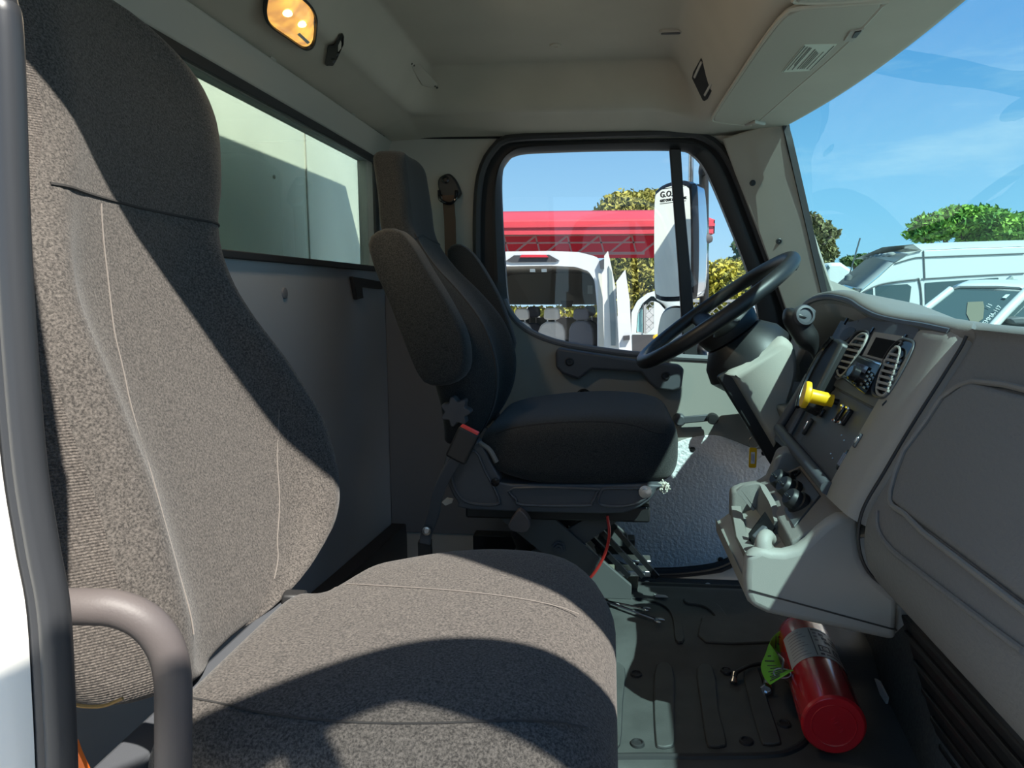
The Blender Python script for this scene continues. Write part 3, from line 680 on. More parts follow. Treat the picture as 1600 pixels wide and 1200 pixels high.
# ---------------------------------------------------------------- grab handle and door seal beside the camera
gh = thing('grab_handle', 'curved dark grey grab handle at the front of the passenger seat by the door', 'grab handle', (-.28,.46,.3))
b = MB(); g0 = [W(60,948,Y=.445), W(140,948,Y=.45), W(185,952,Y=.455), W(228,972,Y=.46), W(258,1010,Y=.465), W(270,1060,Y=.47), W(271,1130,Y=.47), W(271,1260,Y=.47)]
b.tube(crom(g0, 7), .0128, 20); b.build('bar', M['grab'], gh)
# ================================================================ DASHBOARD
dash = thing('dashboard', 'grey moulded dashboard with instrument hood, radio stack and glovebox', 'dashboard', (.55,1.3,.4))
S0 = V(.505,0,.739); SD = V(-.134,0,-.273).normalized(); SN = V(-.8977,0,.4406)
def sp(y, s, h=0.): p = S0+SD*s+SN*h; return V(p.x, y, p.z)
def spx(px, py, h=0.):
    p = WP(px, py, S0+SN*h, SN); q_ = p-(S0+SN*h); return (p.y, V(q_.x,0,q_.z).dot(SD))
def spx_l(pts, h=0.): return [spx(x, y, h) for x, y in pts]
SB = .300                                          # length of the stack face
# --- top lip of the dash from the passenger end to the driver's A pillar, with the instrument hood
lip_px = [(1505,513,1.06),(1470,506,1.13),(1440,500,1.20),(1405,495,1.30),(1370,487,1.40),(1345,475,1.50),(1328,464,1.57),(1310,459,1.64),(1292,457,1.72),(1275,460,1.80),(1264,465,1.86),(1255,473,1.91),(1246,490,1.97),(1240,512,2.03)]
LIP = [W(x, y, Y=yy) for x, y, yy in lip_px]
LX = [(p.y, p.x) for p in LIP]; LZ = [(p.y, p.z) for p in LIP]
lip_p0 = LIP[0]
def lip(y):
    if y <= 1.06: return V(lip_p0.x+.01, y, lip_p0.z)
    return V(table(LX, y), y, table(LZ, y))
ys = [.46+.02*i for i in range(31)]+[1.08+.0195*i for i in range(50)]
rings = []
for y in ys:
    l = lip(min(y, 2.03)); l.y = y; w0 = wsh(min(y,2.14), 0.0); bx = min(w0.x, .92) + .02; bz = w0.z+.02
    c = [l+V(.012,0,-.026), l+V(.001,0,-.014), l+V(.0,0,-.004), l+V(.008,0,.003), l+V(.03,0,.006)]
    for t in (.3,.5,.7,.85,1.0): c.append(V(lerp(l.x+.03, bx, t), y, lerp(l.z+.006, bz, sstep(0,1,t))))
    c.append(V(bx, y, bz-.1)); rings.append(c)
b = MB(); n_ = len(rings[0])
for i in range(len(rings)-1): pass
vs = [p for r_ in rings for p in r_]
b.add(vs, [(i*n_+j, (i+1)*n_+j, (i+1)*n_+j+1, i*n_+j+1) for i in range(len(rings)-1) for j in range(n_-1)])
b.build('top_pad', M['dash'], dash, sharp=70)
b = MB(); b.tube([V(lip(y).x+.003, y, lip(y).z-.010) for y in [1.10+.93*i/50 for i in range(51)]], .0075, 8); b.build('hood_lip', M['dash_dk'], dash)
# --- centre stack body
b = MB(); b.prism([sp(1.19,.002), sp(1.19,SB), sp(1.19,SB,-.12), sp(1.19,.01,-.05)], (0,.42,0)); stack = b.build('centre_stack', M['dash_dk'], dash)
# upper surround between the hood and the vents
# --- light bezel down the passenger side of the stack
b = MB(); rr = []
for i in range(33):
    s = lerp(-.012, SB+.012, i/32); k = 1-max(0, (i-28)/4)**2*.6; dd = .0 if i > 2 else (2-i)*.004
    t = i/32; yo = table([(0,1.065),(.3,1.062),(.7,1.06),(1,1.075)], t)
    rr.append([sp(1.207,s,-.012), sp(1.204,s,.002*k-dd), sp(1.196,s,.007*k-dd), sp(1.15,s,.009*k-dd), sp(1.10,s,.008*k-dd), sp(yo+.014,s,.004*k-dd), sp(yo,s,-.012), sp(yo+.004,s,-.06), sp(1.207,s,-.06)])
b.loft(rr); b.build('side_bezel', M['dash_lt'], dash, sharp=50)
# --- radio face plate (raised sub panel with vents, pocket and radio)
def rail(p0, p1, w, h, name, m, par=dash, up=.0):
    a, c = spx(*p0), spx(*p1); b = MB(); b.bar(sp(*a, up), sp(*c, up), w, h, SN); return b.build(name, m, par, bevel=min(w, h)*.3)
up_px = [(1440,512),(1441,522),(1372,640),(1308,606),(1290,590),(1300,560),(1330,505),(1362,497)]
b = MB(); b.patch(spx_l(up_px), sp, .006, 1, .03); face = b.build('radio_panel', M['dash_dk'], stack)
low_px = [(1372,644),(1312,762),(1252,690),(1286,622),(1308,609)]
b = MB(); b.patch(spx_l(low_px), sp, .003, 1, .02); lowp = b.build('switch_panel', M['panel'], stack)
b = MB(); P = [sp(*spx(x, y), .008) for x, y in ((1222,672),(1240,695),(1270,730),(1300,766))]; b.tube(P, .012, 10); b.build('lower_rail', M['dash_dk'], stack)
b = MB(); P = [sp(*spx(x, y), .008) for x, y in ((1224,668),(1250,625),(1270,590))]; b.tube(P, .010, 10); b.build('left_rail', M['dash_dk'], stack)
b = MB(); P = [sp(*spx(x, y), .008) for x, y in ((1240,680),(1262,640),(1280,604))]; b.tube(P, .006, 8); b.build('left_rail', M['dash_dk'], stack)
# air vents: dark pocket, lens shaped barrel, horizontal louvres
def vent(pocket, lens, slats, name):
    b = MB(); pk = resample(crom([V(*p, 0) for p in spx_l(pocket, .006)], 4, True), 40); b.patch([(p.x, p.y) for p in pk], sp, .0075, 1, .0, back=.004)
    v = b.build(name, M['black_gl'], face)
    rim = [sp(p.x, p.y, .009) for p in pk]; b = MB(); b.tube(rim, .0028, 6, closed=True); b.build('vent_rim', M['dash_dk'], v)
    ln = resample(crom([V(*p, 0) for p in spx_l(lens, .010)], 4, True), 40); b = MB()
    b.tube([sp(p.x, p.y, .012) for p in ln], .0024, 6, closed=True); b.build('barrel', M['dash_lt'], v)
    for (x0, y0), (x1, y1) in slats:
        b = MB(); b.bar(sp(*spx(x0, y0, .012), .012), sp(*spx(x1, y1, .012), .012), .0042, .006, SN); b.build('louvre', M['dash_lt'], v)
    return v
vent([(1410,532),(1424,533),(1431,541),(1418,572),(1400,604),(1386,621),(1370,619),(1366,608),(1376,580),(1392,549)], [(1401,543),(1408,547),(1404,566),(1395,592),(1388,613),(1381,619),(1373,615),(1372,604),(1379,580),(1390,556)],
     [((1391,553),(1406,557)),((1386,562),(1404,566)),((1383,570),(1401,575)),((1379,579),(1398,584)),((1376,588),(1395,593)),((1373,597),(1392,602)),((1372,606),(1389,611))], 'air_vent')
vent([(1350,517),(1360,521),(1355,537),(1341,560),(1325,584),(1313,593),(1307,584),(1309,568),(1322,543),(1338,522)], [(1350,522),(1356,526),(1351,540),(1338,560),(1326,578),(1315,588),(1310,582),(1312,568),(1325,545),(1340,527)],
     [((1337,529),(1353,532)),((1330,538),(1348,541)),((1325,546),(1343,550)),((1320,555),(1337,559)),((1315,564),(1332,568)),((1312,573),(1326,577))], 'air_vent')
b = MB(); pk = resample(crom([V(*p, 0) for p in spx_l([(1327,512),(1334,512),(1337,518),(1325,530),(1318,533),(1313,527),(1318,517)], .006)], 4, True), 30); b.patch([(p.x, p.y) for p in pk], sp, .0075, 1, .0); b.build('round_vent', M['black'], face)
# pocket above the radio, its recess shade painted as a flat black sheet
b = MB(); o_ = spx_l([(1367,519),(1412,526),(1408,536),(1383,566),(1349,556)], .008); b.patch(o_, sp, .010, 1, .0); pf = b.build('pocket_frame', M['dash_lt'], face)
b = MB(); o_ = spx_l([(1369,527),(1406,534),(1381,561),(1355,554)], .011); b.patch(o_, sp, .0115, 1, .0); b.build('pocket', mat('recess_shade', (.006,.006,.006), .9, spec=.2), pf)
# radio: tilted block, display, knob, buttons
def q4(a, b_, c, d, u, v): return tuple(lerp(lerp(a[i], b_[i], u), lerp(d[i], c[i], u), v) for i in (0, 1))
RA, RB, RC, RD = (1341,555), (1378,567), (1352,617), (1314,590)
rp = lambda u, v, h: sp(*spx(*q4(RA, RB, RC, RD, u, v), h), h)
b = MB(); b.loft([[rp(0,0,.004), rp(1,0,.004), rp(1,1,.004), rp(0,1,.004)], [rp(0,0,.018), rp(1,0,.018), rp(1,1,.018), rp(0,1,.018)]]); radio = b.build('radio', M['black_gl'], face, bevel=.002)
def rquad(u0, u1, v0, v1, h, name, m, t=.004):
    b = MB(); b.loft([[rp(u0,v0,h-.002), rp(u1,v0,h-.002), rp(u1,v1,h-.002), rp(u0,v1,h-.002)], [rp(u0,v0,h+t), rp(u1,v0,h+t), rp(u1,v1,h+t), rp(u0,v1,h+t)]]); return b.build(name, m, radio, bevel=.0008)
rquad(.02,.98,.02,.08,.019,'radio_trim',M['chrome'],.002)
rquad(.06,.62,.24,.48,.019,'radio_display',mat('lcd',(.10,.13,.20),.08),.002)  # bluish reflection put into the display's base colour
rquad(.02,.55,.86,.96,.019,'radio_trim',M['chrome'],.002)
b = MB(); b.lathe(rp(.45,.62,.018), SN, [(.015,0),(.014,.014),(.011,.017),(0,.017)], 20); b.build('volume_knob', M['black_gl'], radio)
for u, v in ((.72,.38),(.86,.42),(.74,.52),(.87,.56),(.76,.66),(.88,.70),(.10,.74),(.22,.74),(.70,.80),(.84,.84)):
    rquad(u-.045, u+.045, v-.035, v+.035, .019, 'radio_button', M['steel'] if u > .7 else M['dash_dk'], .003)
for k in range(5): rquad(.06+.09*k, .12+.09*k, .885, .94, .0205, 'preset_button', M['black'], .003)
# small dark slots in the panel corners
for a, c in (((1325,497),(1319,507)),((1366,512),(1360,522)),((1417,523),(1412,531)),((1387,627),(1380,634))):
    b = MB(); b.bar(sp(*spx(*a, .007), .007), sp(*spx(*c, .007), .007), .005, .004, SN); b.build('panel_slot', M['black_gl'], face)
# yellow brake valve knob
yk = MB(); k0, k1 = sp(*spx(1310,631,.0), .012), W(1281,622,Y=sp(*spx(1310,631), 0).y-.005)
ka = V(-.92,.12,.20).normalized(); k1 = k0+ka*.062
yk.lathe(k0, ka, [(.012,0),(.012,.010),(.0135,.012),(.0135,.040),(.016,.042),(.0255,.045),(.0265,.051),(.0245,.055),(0,.055)], 28); kn = yk.build('brake_valve_knob', M['yellow'], lowp)
b = MB(); b.lathe(k0-ka*.012, ka, [(.006,0),(.006,.014)], 12); b.build('valve_stem', M['black_gl'], kn)
# rocker switches, badge and gauges on the lower panel
def sq(a, c, w, h, name, m, lift=.008):
    b = MB(); b.bar(sp(*spx(*a, .004), lift), sp(*spx(*c, .004), lift), w, h, SN); return b.build(name, m, lowp, bevel=min(w,h)*.35)
sw = sq((1324,638),(1308,662),.011,.012,'rocker_switch',M['black_gl']); sw2 = sq((1333,641),(1317,665),.011,.012,'rocker_switch',M['black_gl'])
sq((1326,636),(1323,641),.012,.006,'switch_mark',M['chrome'],.014); sq((1334,639),(1331,644),.012,.006,'switch_mark',M['chrome'],.014)
sq((1310,658),(1308,662),.012,.006,'switch_mark',M['chrome'],.012); sq((1319,661),(1317,666),.012,.006,'switch_mark',M['chrome'],.012)
sq((1272,656),(1257,680),.010,.008,'rocker_switch',M['black']); sq((1269,661),(1262,673),.003,.006,'switch_mark',M['chrome'],.011)
sq((1290,640),(1283,652),.012,.008,'rocker_switch',M['black_gl'])
sq((1351,680),(1338,701),.010,.008,'rocker_switch',M['dash_dk']); sq((1348,686),(1342,695),.005,.006,'switch_mark',M['steel'],.011)
b = MB(); ce = spx(1318,719,.004); e1 = spx(1327,704,.004); ax_ = (e1[0]-ce[0], e1[1]-ce[1]); L_ = math.hypot(*ax_); ux = (ax_[0]/L_, ax_[1]/L_); uy = (-ux[1], ux[0])
el = [(ce[0]+ux[0]*L_*1.05*math.cos(a)+uy[0]*.010*math.sin(a), ce[1]+ux[1]*L_*1.05*math.cos(a)+uy[1]*.010*math.sin(a)) for a in [2*math.pi*i/28 for i in range(28)]]
b.patch(el, lambda u, v, h: sp(u, v, h), .007, 1, .08); bad = b.build('oval_badge', M['black_gl'], lowp)
for o_ in (-.004, .001, .005):
    b = MB(); b.bar(sp(ce[0]-ux[0]*L_*.6+uy[0]*o_, ce[1]-ux[1]*L_*.6+uy[1]*o_, .0075), sp(ce[0]+ux[0]*L_*.6+uy[0]*o_, ce[1]+ux[1]*L_*.6+uy[1]*o_, .0075), .0016, .001, SN); b.build('badge_line', M['steel'], bad)
for x, y in ((1315,680),(1319,688),(1298,709),(1301,716)):
    b = MB(); b.ball(sp(*spx(x, y, .004), .004), .0018, 4); b.build('pin', M['steel'], lowp)
# black shift housing standing proud of the stack
SH = .032
hp = [WP(x, y, S0+SN*SH, SN) for x, y in ((1301,527),(1309,528),(1314,533),(1282,596),(1262,634),(1254,640),(1246,636),(1262,588),(1284,552))]
b = MB(); b.prism(hp, -SN*.034); b.build('shift_housing', M['black'], dash, bevel=.008, seg=3)
b = MB(); P = crom([WP(x, y, S0+SN*(SH+.004), SN) for x, y in ((1300,528),(1284,548),(1263,586),(1250,620),(1246,636))], 6); b.tube(P, .005, 8); b.build('housing_edge', M['black_gl'], dash)
# instrument cluster inside the hood
b = MB(); b.grid(lambda u, v: V(lerp(.60,.565,u), lerp(1.50,2.06,v), lerp(.735,.53,u)), 4, 8); cl = b.build('instrument_face', M['black_gl'], dash, solid=.006)
for y, r_ in ((1.68,.055),(1.86,.055),(1.57,.03),(1.97,.03)):
    b = MB(); b.lathe(V(.583,y,.66), V(-.99,0,.14), [(r_,0),(r_,.006),(r_*.9,.006),(r_*.88,.002),(0,.002)], 28); b.build('gauge', M['dash_dk'], cl)
b = MB(); rr = []
for i in range(17):                                   # inner cheek of the hood
    y = lerp(1.44, 2.05, i/16); l = lip(min(y, 2.03)); rr.append([V(l.x+.012, y, l.z-.026), V(.53, y, l.z-.055), V(.59, y, l.z-.085), V(.60, y, l.z-.08), V(.54, y, l.z-.030), V(l.x+.014, y, l.z-.016)])
b.loft(rr); b.build('hood_lining', M['dash'], dash)
b = MB(); b.prism([V(.50,1.50,.745), V(.60,1.50,.715), V(.60,1.50,.50), V(.42,1.50,.53)], (0,-.02,0)); b.build('hood_cheek', M['dash_dk'], dash, bevel=.004)
b = MB(); b.prism([V(.40,1.61,.53), V(.56,1.61,.55), V(.66,1.61,.30), V(.50,1.61,.28)], (0,.56,0)); b.build('knee_panel', M['dash'], dash, bevel=.01)
b = MB(); b.prism([V(.57,2.05,.72), V(.70,2.05,.70), V(.72,2.05,.3), V(.56,2.05,.3), V(.52,2.05,.6)], (0,.15,0)); b.build('end_cap', M['dash'], dash, bevel=.015)
# --- passenger side: one moulded skin, its section traced at the seam beside the stack
sec_px = [(1505,513),(1510,525),(1500,545),(1472,590),(1440,640),(1408,692),(1380,740),(1356,780),(1345,806),(1341,835),(1345,868),(1358,895),(1380,915),(1405,930),(1422,942)]
SEC = crom(T(sec_px, Y=1.06), 4); SL = [0]
for a, c in zip(SEC, SEC[1:]): SL.append(SL[-1]+(c-a).length)
ST = SL[-1]
SXt = [(l, p.x) for l, p in zip(SL, SEC)]; SZt = [(l, p.z) for l, p in zip(SL, SEC)]
def lin(tab, x):
    x = max(tab[0][0], min(tab[-1][0], x))
    for (a, p), (c, q_) in zip(tab, tab[1:]):
        if x <= c: return p+(q_-p)*((x-a)/(c-a) if c > a else 0)
    return tab[-1][1]
def gs(y, s, h=0.):
    """glovebox skin: y across the cab, s down the section (metres), h off the surface"""
    e = 1e-3; a = V(lin(SXt, s-e*4), 0, lin(SZt, s-e*4)); c = V(lin(SXt, s+e*4), 0, lin(SZt, s+e*4)); t = (c-a).normalized(); nn = V(t.z, 0, -t.x)
    if nn.x > 0: nn = -nn
    inset = .018*max(0, (y-1.03)/.03)**2 if y > 1.03 else 0
    return V(lin(SXt, s), y, lin(SZt, s))+nn*(h-inset)
b = MB(); b.grid(lambda u, v: gs(lerp(1.058, .46, 1-(1-v)**1.0), u*ST), 70, 60)
b.prism([gs(.46, ST*.999), V(.62,.46,.32), V(.62,.46,.60), V(.56,.46,.73)], (0,.58,0))
gskin = b.build('passenger_panel', M['glovebox'], dash, sharp=70)
def gpx(px, py):
    """photo point on the glovebox skin"""
    vv = ray(px, py); best = None
    for i in range(240):
        s = ST*i/239; X, Z = lin(SXt, s), lin(SZt, s)
        t = (Z-CAMZ)/vv.z if abs(vv.z) > 1e-6 else 0; y = vv.y*t; d_ = abs(vv.x*t-X)
        if t > 0 and (best is None or d_ < best[0]): best = (d_, (y, s))
    return best[1]
door_px2 = [(1530,599),(1504,605),(1480,625),(1450,662),(1420,708),(1404,742),(1396,772),(1396,786),(1402,795),(1420,806)]
L2 = [gpx(x, y) for x, y in door_px2]
gb = L2+[(.47, L2[-1][1]+.004), (.47, L2[0][1]+.0)]
# panel door: grid between its left curve and the far end so that it follows the skin
s_t, s_b = L2[0][1], L2[-1][1]; lft = sorted([(s, y) for y, s in L2])
def gd(u, v, h):
    s = lerp(s_t, s_b, u); yl = lin(lft, s); y = lerp(yl, .465, v); return gs(y, s, h)
b = MB(); nu, nv = 40, 40; vs = []; fs = []
hs = lambda u, v: .007*min(1, v/.02, u/.02+.0, (1-u)/.02+.0)**.5
vs = [gd(i/nu, (j/nv)**1.6, hs(i/nu, (j/nv)**1.6)) for i in range(nu+1) for j in range(nv+1)]
b.add(vs, [(i*(nv+1)+j, (i+1)*(nv+1)+j, (i+1)*(nv+1)+j+1, i*(nv+1)+j+1) for i in range(nu) for j in range(nv)])
gdoor = b.build('glovebox_door', M['glovebox'], dash, sharp=80)
b = MB(); lf = [gs(y+.004, s, .004) for y, s in L2]; P = [gs(.47, L2[0][1]-.006, .004)]+[gs(lerp(.47, L2[0][0], i/8), L2[0][1]-.005, .004) for i in range(1, 8)]+lf+[gs(lerp(L2[-1][0], .47, i/8), L2[-1][1]+.005, .004) for i in range(1, 9)]
b.tube(P, .0042, 8); b.build('door_lip', M['dash'], gdoor)
# pressed line below the door
g3 = [gpx(x, y) for x, y in ((1372,800),(1376,830),(1395,858),(1425,885),(1480,926),(1540,972),(1600,1018))]
b = MB(); b.tube(crom([gs(y, s, .001) for y, s in g3], 6), .004, 8); b.build('pressed_line', M['glovebox'], gskin)
# vertical seam between bezel and passenger panel
b = MB(); b.tube(crom([W(x, y, Y=1.06)-ray(x, y).normalized()*.007 for x, y in sec_px[1:14]], 4), .0024, 6); b.build('seam_gap', M['black'], dash)
# --- centre console tower with tray and knobs, below the stack
con = dash
Yn, Yf = 1.13, 1.43
near = [(1166,868),(1163,905),(1164,930),(1172,948),(1200,961),(1402,1004),(1405,934),(1380,915),(1358,895),(1345,868),(1341,835),(1344,806),(1312,806),(1296,815),(1280,828),(1262,846),(1246,858),(1226,863),(1206,862),(1190,857)]
b = MB(); b.prism(T(near, Y=Yn), (0,.030,0)); tower = b.build('console_tower', M['dash_lt'], con, bevel=.012, seg=4)
nT = T(near, Y=Yn)
body = [nT[0]+V(.0,0,-.05)]+nT[1:6]+[V(.52,Yn,.30), V(.46,Yn,.42), V(.40,Yn,.40), V(.25,Yn,.345)]
b = MB(); b.prism([V(p.x, Yn+.02, p.z) for p in body], (0,.30,0)); b.build('tower_body', M['dash_lt'], tower, bevel=.006)
b = MB(); b.bar(*T([(1170,922),(1402,985)], Y=Yn-.0005), .0015, .0025); b.build('tower_seam', M['black'], tower)
far = [(1142,766),(1141,830),(1146,850),(1168,858),(1200,850),(1300,800),(1250,705),(1228,700),(1217,704),(1208,728),(1200,746),(1188,754),(1160,759)]
b = MB(); b.prism(T(far, Y=Yf), (0,.03,0)); b.build('tray_wall', M['dash'], tower, bevel=.010, seg=3)
fw = [V(.222,Yn+.0,.372), V(.250,Yf,.395), V(.250,Yf,.27), V(.226,Yn,.25)]
b = MB(); b.prism([W(1166,868,Y=Yn), W(1150,838,Y=1.30), W(1142,790,Y=Yf), W(1142,850,Y=Yf), W(1168,925,Y=Yn+.002), W(1178,912,Y=Yn+.002), W(1178,870,Y=Yn+.002)], (.02,0,0)); b.build('tray_front', M['dash'], tower, bevel=.006)
# deck with control plate
dk = [V(.40,1.17,.452), V(.40,1.44,.462), V(.305,1.44,.415), V(.305,1.17,.388)]
b = MB(); b.prism(dk, (0,0,-.03)); b.build('deck', M['dash'], tower, bevel=.004)
dn = ((dk[1]-dk[0]).cross(dk[3]-dk[0])).normalized(); dn = dn if dn.z > 0 else -dn
dkp = lambda x, y, h=0.: WP(x, y, dk[0]+dn*h, dn)
b = MB(); b.prism([dkp(1248,730,.004), dkp(1281,773,.004), dkp(1240,822,.004), dkp(1211,775,.004)], -dn*.006); cp = b.build('control_plate', M['panel'], tower, bevel=.001)
for x, y in ((1229,757),(1240,769),(1251,789)):
    b = MB(); b.lathe(dkp(x, y, .002), (dn+V(-.55,-.15,0)).normalized(), [(.023,0),(.022,.010),(.019,.012),(.018,.026),(.015,.030),(0,.030)], 24); kb = b.build('control_knob', M['black'], cp)
    b = MB(); c_ = dkp(x, y, .002); ax_ = (dn+V(-.55,-.15,0)).normalized(); b.bar(c_+ax_*.030+V(0,-.014,0), c_+ax_*.030+V(0,.014,0), .006, .008, ax_); b.build('knob_grip', M['black_gl'], kb, bevel=.002)
b = MB(); sk = dkp(1242,742,.004); b.lathe(sk, dn, [(.013,0),(.013,.004),(.009,.004),(.008,-.002),(0,-.002)], 18); b.build('power_socket', M['black_gl'], cp)
# cup tray: shallow floor, divider, black sheet for the bin's shaded bottom
b = MB(); b.prism([V(.232,1.16,.33), V(.31,1.16,.34), V(.31,1.43,.36), V(.25,1.43,.34)], (0,0,-.012)); b.build('tray_floor', M['dash'], tower)
b = MB(); P = [W(1163,782,Y=1.36), W(1172,776,Y=1.36), W(1186,776,Y=1.36), W(1198,793,Y=1.33), W(1208,815,Y=1.30), W(1213,832,Y=1.27)]; b.ribbon(crom(P, 5), .05, .012, (0,0,1)); b.build('cup_divider', M['dash'], tower, bevel=.004)
b = MB(); b.prism(T([(1170,835),(1196,800),(1212,826),(1190,855),(1172,856)], Y=1.26), (0,.004,0)); b.build('bin_shade', M['black_gl'], tower)
b = MB(); b.tube(crom([W(1193,862,Y=1.15), W(1193,846,Y=1.155), W(1197,838,Y=1.165), W(1203,842,Y=1.19)], 4), lambda t_: .015-.004*t_, 14); b.build('tray_post', M['dash_lt'], tower)
b = MB(); b.bar(W(1178,842,Y=1.22), W(1196,824,Y=1.24), .012, .010); b.build('bin_latch', M['dash_dk'], tower, bevel=.003)
# ================================================================ STEERING
WC = V(.268,1.85,.752); WN = V(-.588,0,.809); WU = V(.809,0,.588)          # wheel centre, axis, up-slope direction
sw_ = thing('steering_wheel', "black two-spoke steering wheel facing the driver's seat", 'steering wheel', WC)
wp = lambda a, r_, h=0: WC+V(0,1,0)*(r_*math.cos(a))+WU*(r_*math.sin(a))+WN*h
b = MB(); b.tube([wp(2*math.pi*i/96, .222) for i in range(96)], .018, 16, closed=True); rim = b.build('rim', M['black'], sw_)
b = MB()
for i in range(14):
    a = R(62)+R(56)*i/13; b.ball(wp(a, .222, -.014), .0075, 5)
b.build('finger_grips', M['black'], rim)
for a0 in (R(-8), R(188)):
    rr = []
    for i in range(9):
        r_ = lerp(.05, .222, i/8); w_ = lerp(.045, .022, (i/8)**.6); h_ = -.045*(1-(i/8)**2); d_ = V(0,1,0)*(-math.sin(a0))+WU*math.cos(a0)
        c_ = wp(a0, r_, h_); rr.append([c_+d_*w_*math.cos(t)+WN*.011*math.sin(t) for t in [2*math.pi*j/12 for j in range(12)]])
    b = MB(); b.loft(rr); b.build('spoke', M['black'], sw_)
b = MB(); b.lathe(WC-WN*.085, WN, [(.05,0),(.075,.01),(.082,.035),(.078,.05),(.055,.06),(0,.062)], 32); b.build('hub_pad', M['black'], sw_)
col = thing('steering_column', 'grey steering column cover under the wheel with black lower bracket', 'steering column', V(.42,1.85,.55))
b = MB(); b.lathe(WC-WN*.20, WN, [(.05,0),(.095,.01),(.115,.05),(.105,.085),(.075,.12),(.05,.125)], 32); b.build('upper_shroud', M['black'], col)
cv = [(1128,582),(1150,566),(1195,536),(1213,525),(1226,528),(1237,545),(1239,575),(1234,600),(1222,640),(1207,692),(1196,682),(1140,588)]
P = crom(T(cv, Y=1.79), 2, True); cen = sum(P, V(0,0,0))/len(P)
b = MB(); b.loft([[V(lerp(cen.x,p.x,k), y, lerp(cen.z,p.z,k)) for p in P] for y, k in ((1.735,.80),(1.742,.92),(1.755,.98),(1.775,1.0),(1.92,1.0),(1.945,.96),(1.955,.85))]); b.build('lower_cover', M['trim'], col, sharp=40)
b = MB(); b.prism(T([(1170,565),(1185,575),(1196,600),(1183,628),(1200,655),(1215,648)][:0] or [(1158,590),(1172,574),(1186,570),(1196,578),(1198,600),(1190,612),(1200,628),(1196,650),(1180,640)], Y=1.742), (0,.01,0)); b.build('access_cover', M['dash_lt'], col, bevel=.003)
b = MB(); b.bar(W(1133,580,Y=1.77), W(1219,720,Y=1.77), .05, .024, (0,1,0)); b.build('tilt_bracket', M['black'], col, bevel=.006)
b = MB(); b.tube([V(.46,1.85,.50), V(.62,1.85,.22)], .03, 14); b.build('shaft', M['black'], col)
b = MB(); b.tube(crom([W(1190,690,Y=1.79), W(1172,660,Y=1.80), W(1168,625,Y=1.82)], 5), .012, 10); b.build('tilt_lever', M['black_gl'], col)
# gear selector
gsl = thing('gear_selector', 'grey gear selector lever with round end button beside the wheel', 'gear lever', W(1276,560,Y=1.60))
P = crom([W(1278,562,Y=1.60), W(1271,546,Y=1.60), W(1262,530,Y=1.60), W(1251,512,Y=1.60), W(1246,497,Y=1.60), W(1250,487,Y=1.60)], 5)
b = MB(); b.tube(P, lambda t: .009+.017*sstep(.1,.45,t)+.006*sstep(.55,.85,t)-.010*sstep(.88,1,t), 18); b.build('handle', M['black'], gsl)
b = MB(); c_ = W(1257,493,Y=1.575); b.lathe(c_, (0.2,-1,.2), [(.022,-.03),(.024,.0),(.021,.006),(.016,.007),(.015,.003),(.0,.004)], 24); b.build('end_button', M['dash_dk'], gsl)
b = MB(); b.prism(T([(1266,478),(1276,486),(1272,498),(1262,512),(1262,498)], Y=1.60), (0,.012,0)); b.build('trigger', M['dash_dk'], gsl, bevel=.003)
b = MB(); b.tube([W(1277,560,Y=1.60), W(1281,568,Y=1.60)], .008, 10); b.build('stem', M['dash_lt'], gsl)
# key fob hanging from the ignition
kf = thing('key_tag', 'yellow plastic key tag hanging from the ignition below the column', 'key tag', W(1176,715,Y=1.80))
P2 = rrect(.019, .052, .004, 4); c_ = W(1176,715,Y=1.80)
b = MB(); b.prism([c_+V(x,0,z) for x, z in P2], (0,-.003,0)); b.build('tag_body', M['yellow'], kf, bevel=.0008)
b = MB(); b.prism([c_+V(x,-.003,z) for x, z in rrect(.010, .030, .001, 2)], (0,-.0006,0)); wl = b.build('paper_insert', mat('paper', (.75,.75,.78), .8), kf)
for k in range(3):
    b = MB(); b.bar(c_+V(-.002+.0025*k-.001,-.0038,.010), c_+V(-.002+.0025*k-.001,-.0038,-.006-.002*k), .0008, .0004, (0,1,0)); b.build('handwriting', mat('ink', (.10,.12,.35), .8) if k == 0 else bpy.data.materials['ink'], wl)
b = MB(); rc = c_+V(.002,0,.040); b.tube([rc+V(.014*math.cos(a), .002*math.sin(2*a), .015*math.sin(a)) for a in [2*math.pi*i/24 for i in range(24)]], .0011, 6, closed=True); b.build('split_ring', M['steel'], kf)
b = MB(); b.bar(rc+V(.002,0,.012), rc+V(.0,0,.045), .010, .002, (0,1,0)); b.build('key_blade', M['steel'], kf)
# ================================================================ CEILING FITTINGS
cp0 = V(-.655, 1.4, 1.285); cn = V(.55, 0, -.835).normalized()
def cz(x, y): return V(x, y, head_z(x, y))
def on_head(px, py):
    """photo point on the roof lining"""
    vv = ray(px, py); t = .6
    for _ in range(1400):
        p = _o+vv*t
        if p.z >= head_z(p.x, p.y)-.003: return p
        t += .002
    return p
lamp = thing('dome_lamp', 'lit amber dome lamp in a dark frame on the roof lining above the seats', 'ceiling lamp', WP(455,30,cp0,cn))
def cpx(pts, h): return [WP(x, y, cp0+cn*h, cn) for x, y in pts]
LPX = [(420,-25),(411,5),(413,28),(424,44),(450,62),(474,78),(486,78),(493,68),(496,45),(496,28),(488,10),(470,-8),(445,-30)]
o_ = crom(cpx(LPX, -.02), 4, True); i_ = crom(cpx(LPX, .020), 4, True); cen = sum(i_, V(0,0,0))/len(i_)
b = MB(); b.loft([o_, i_, [cen+(p-cen)*.90+cn*.003 for p in i_], [cen+(p-cen)*.86-cn*.006 for p in i_]], True); lf_ = b.build('lamp_frame', M['black'], lamp, sharp=50)
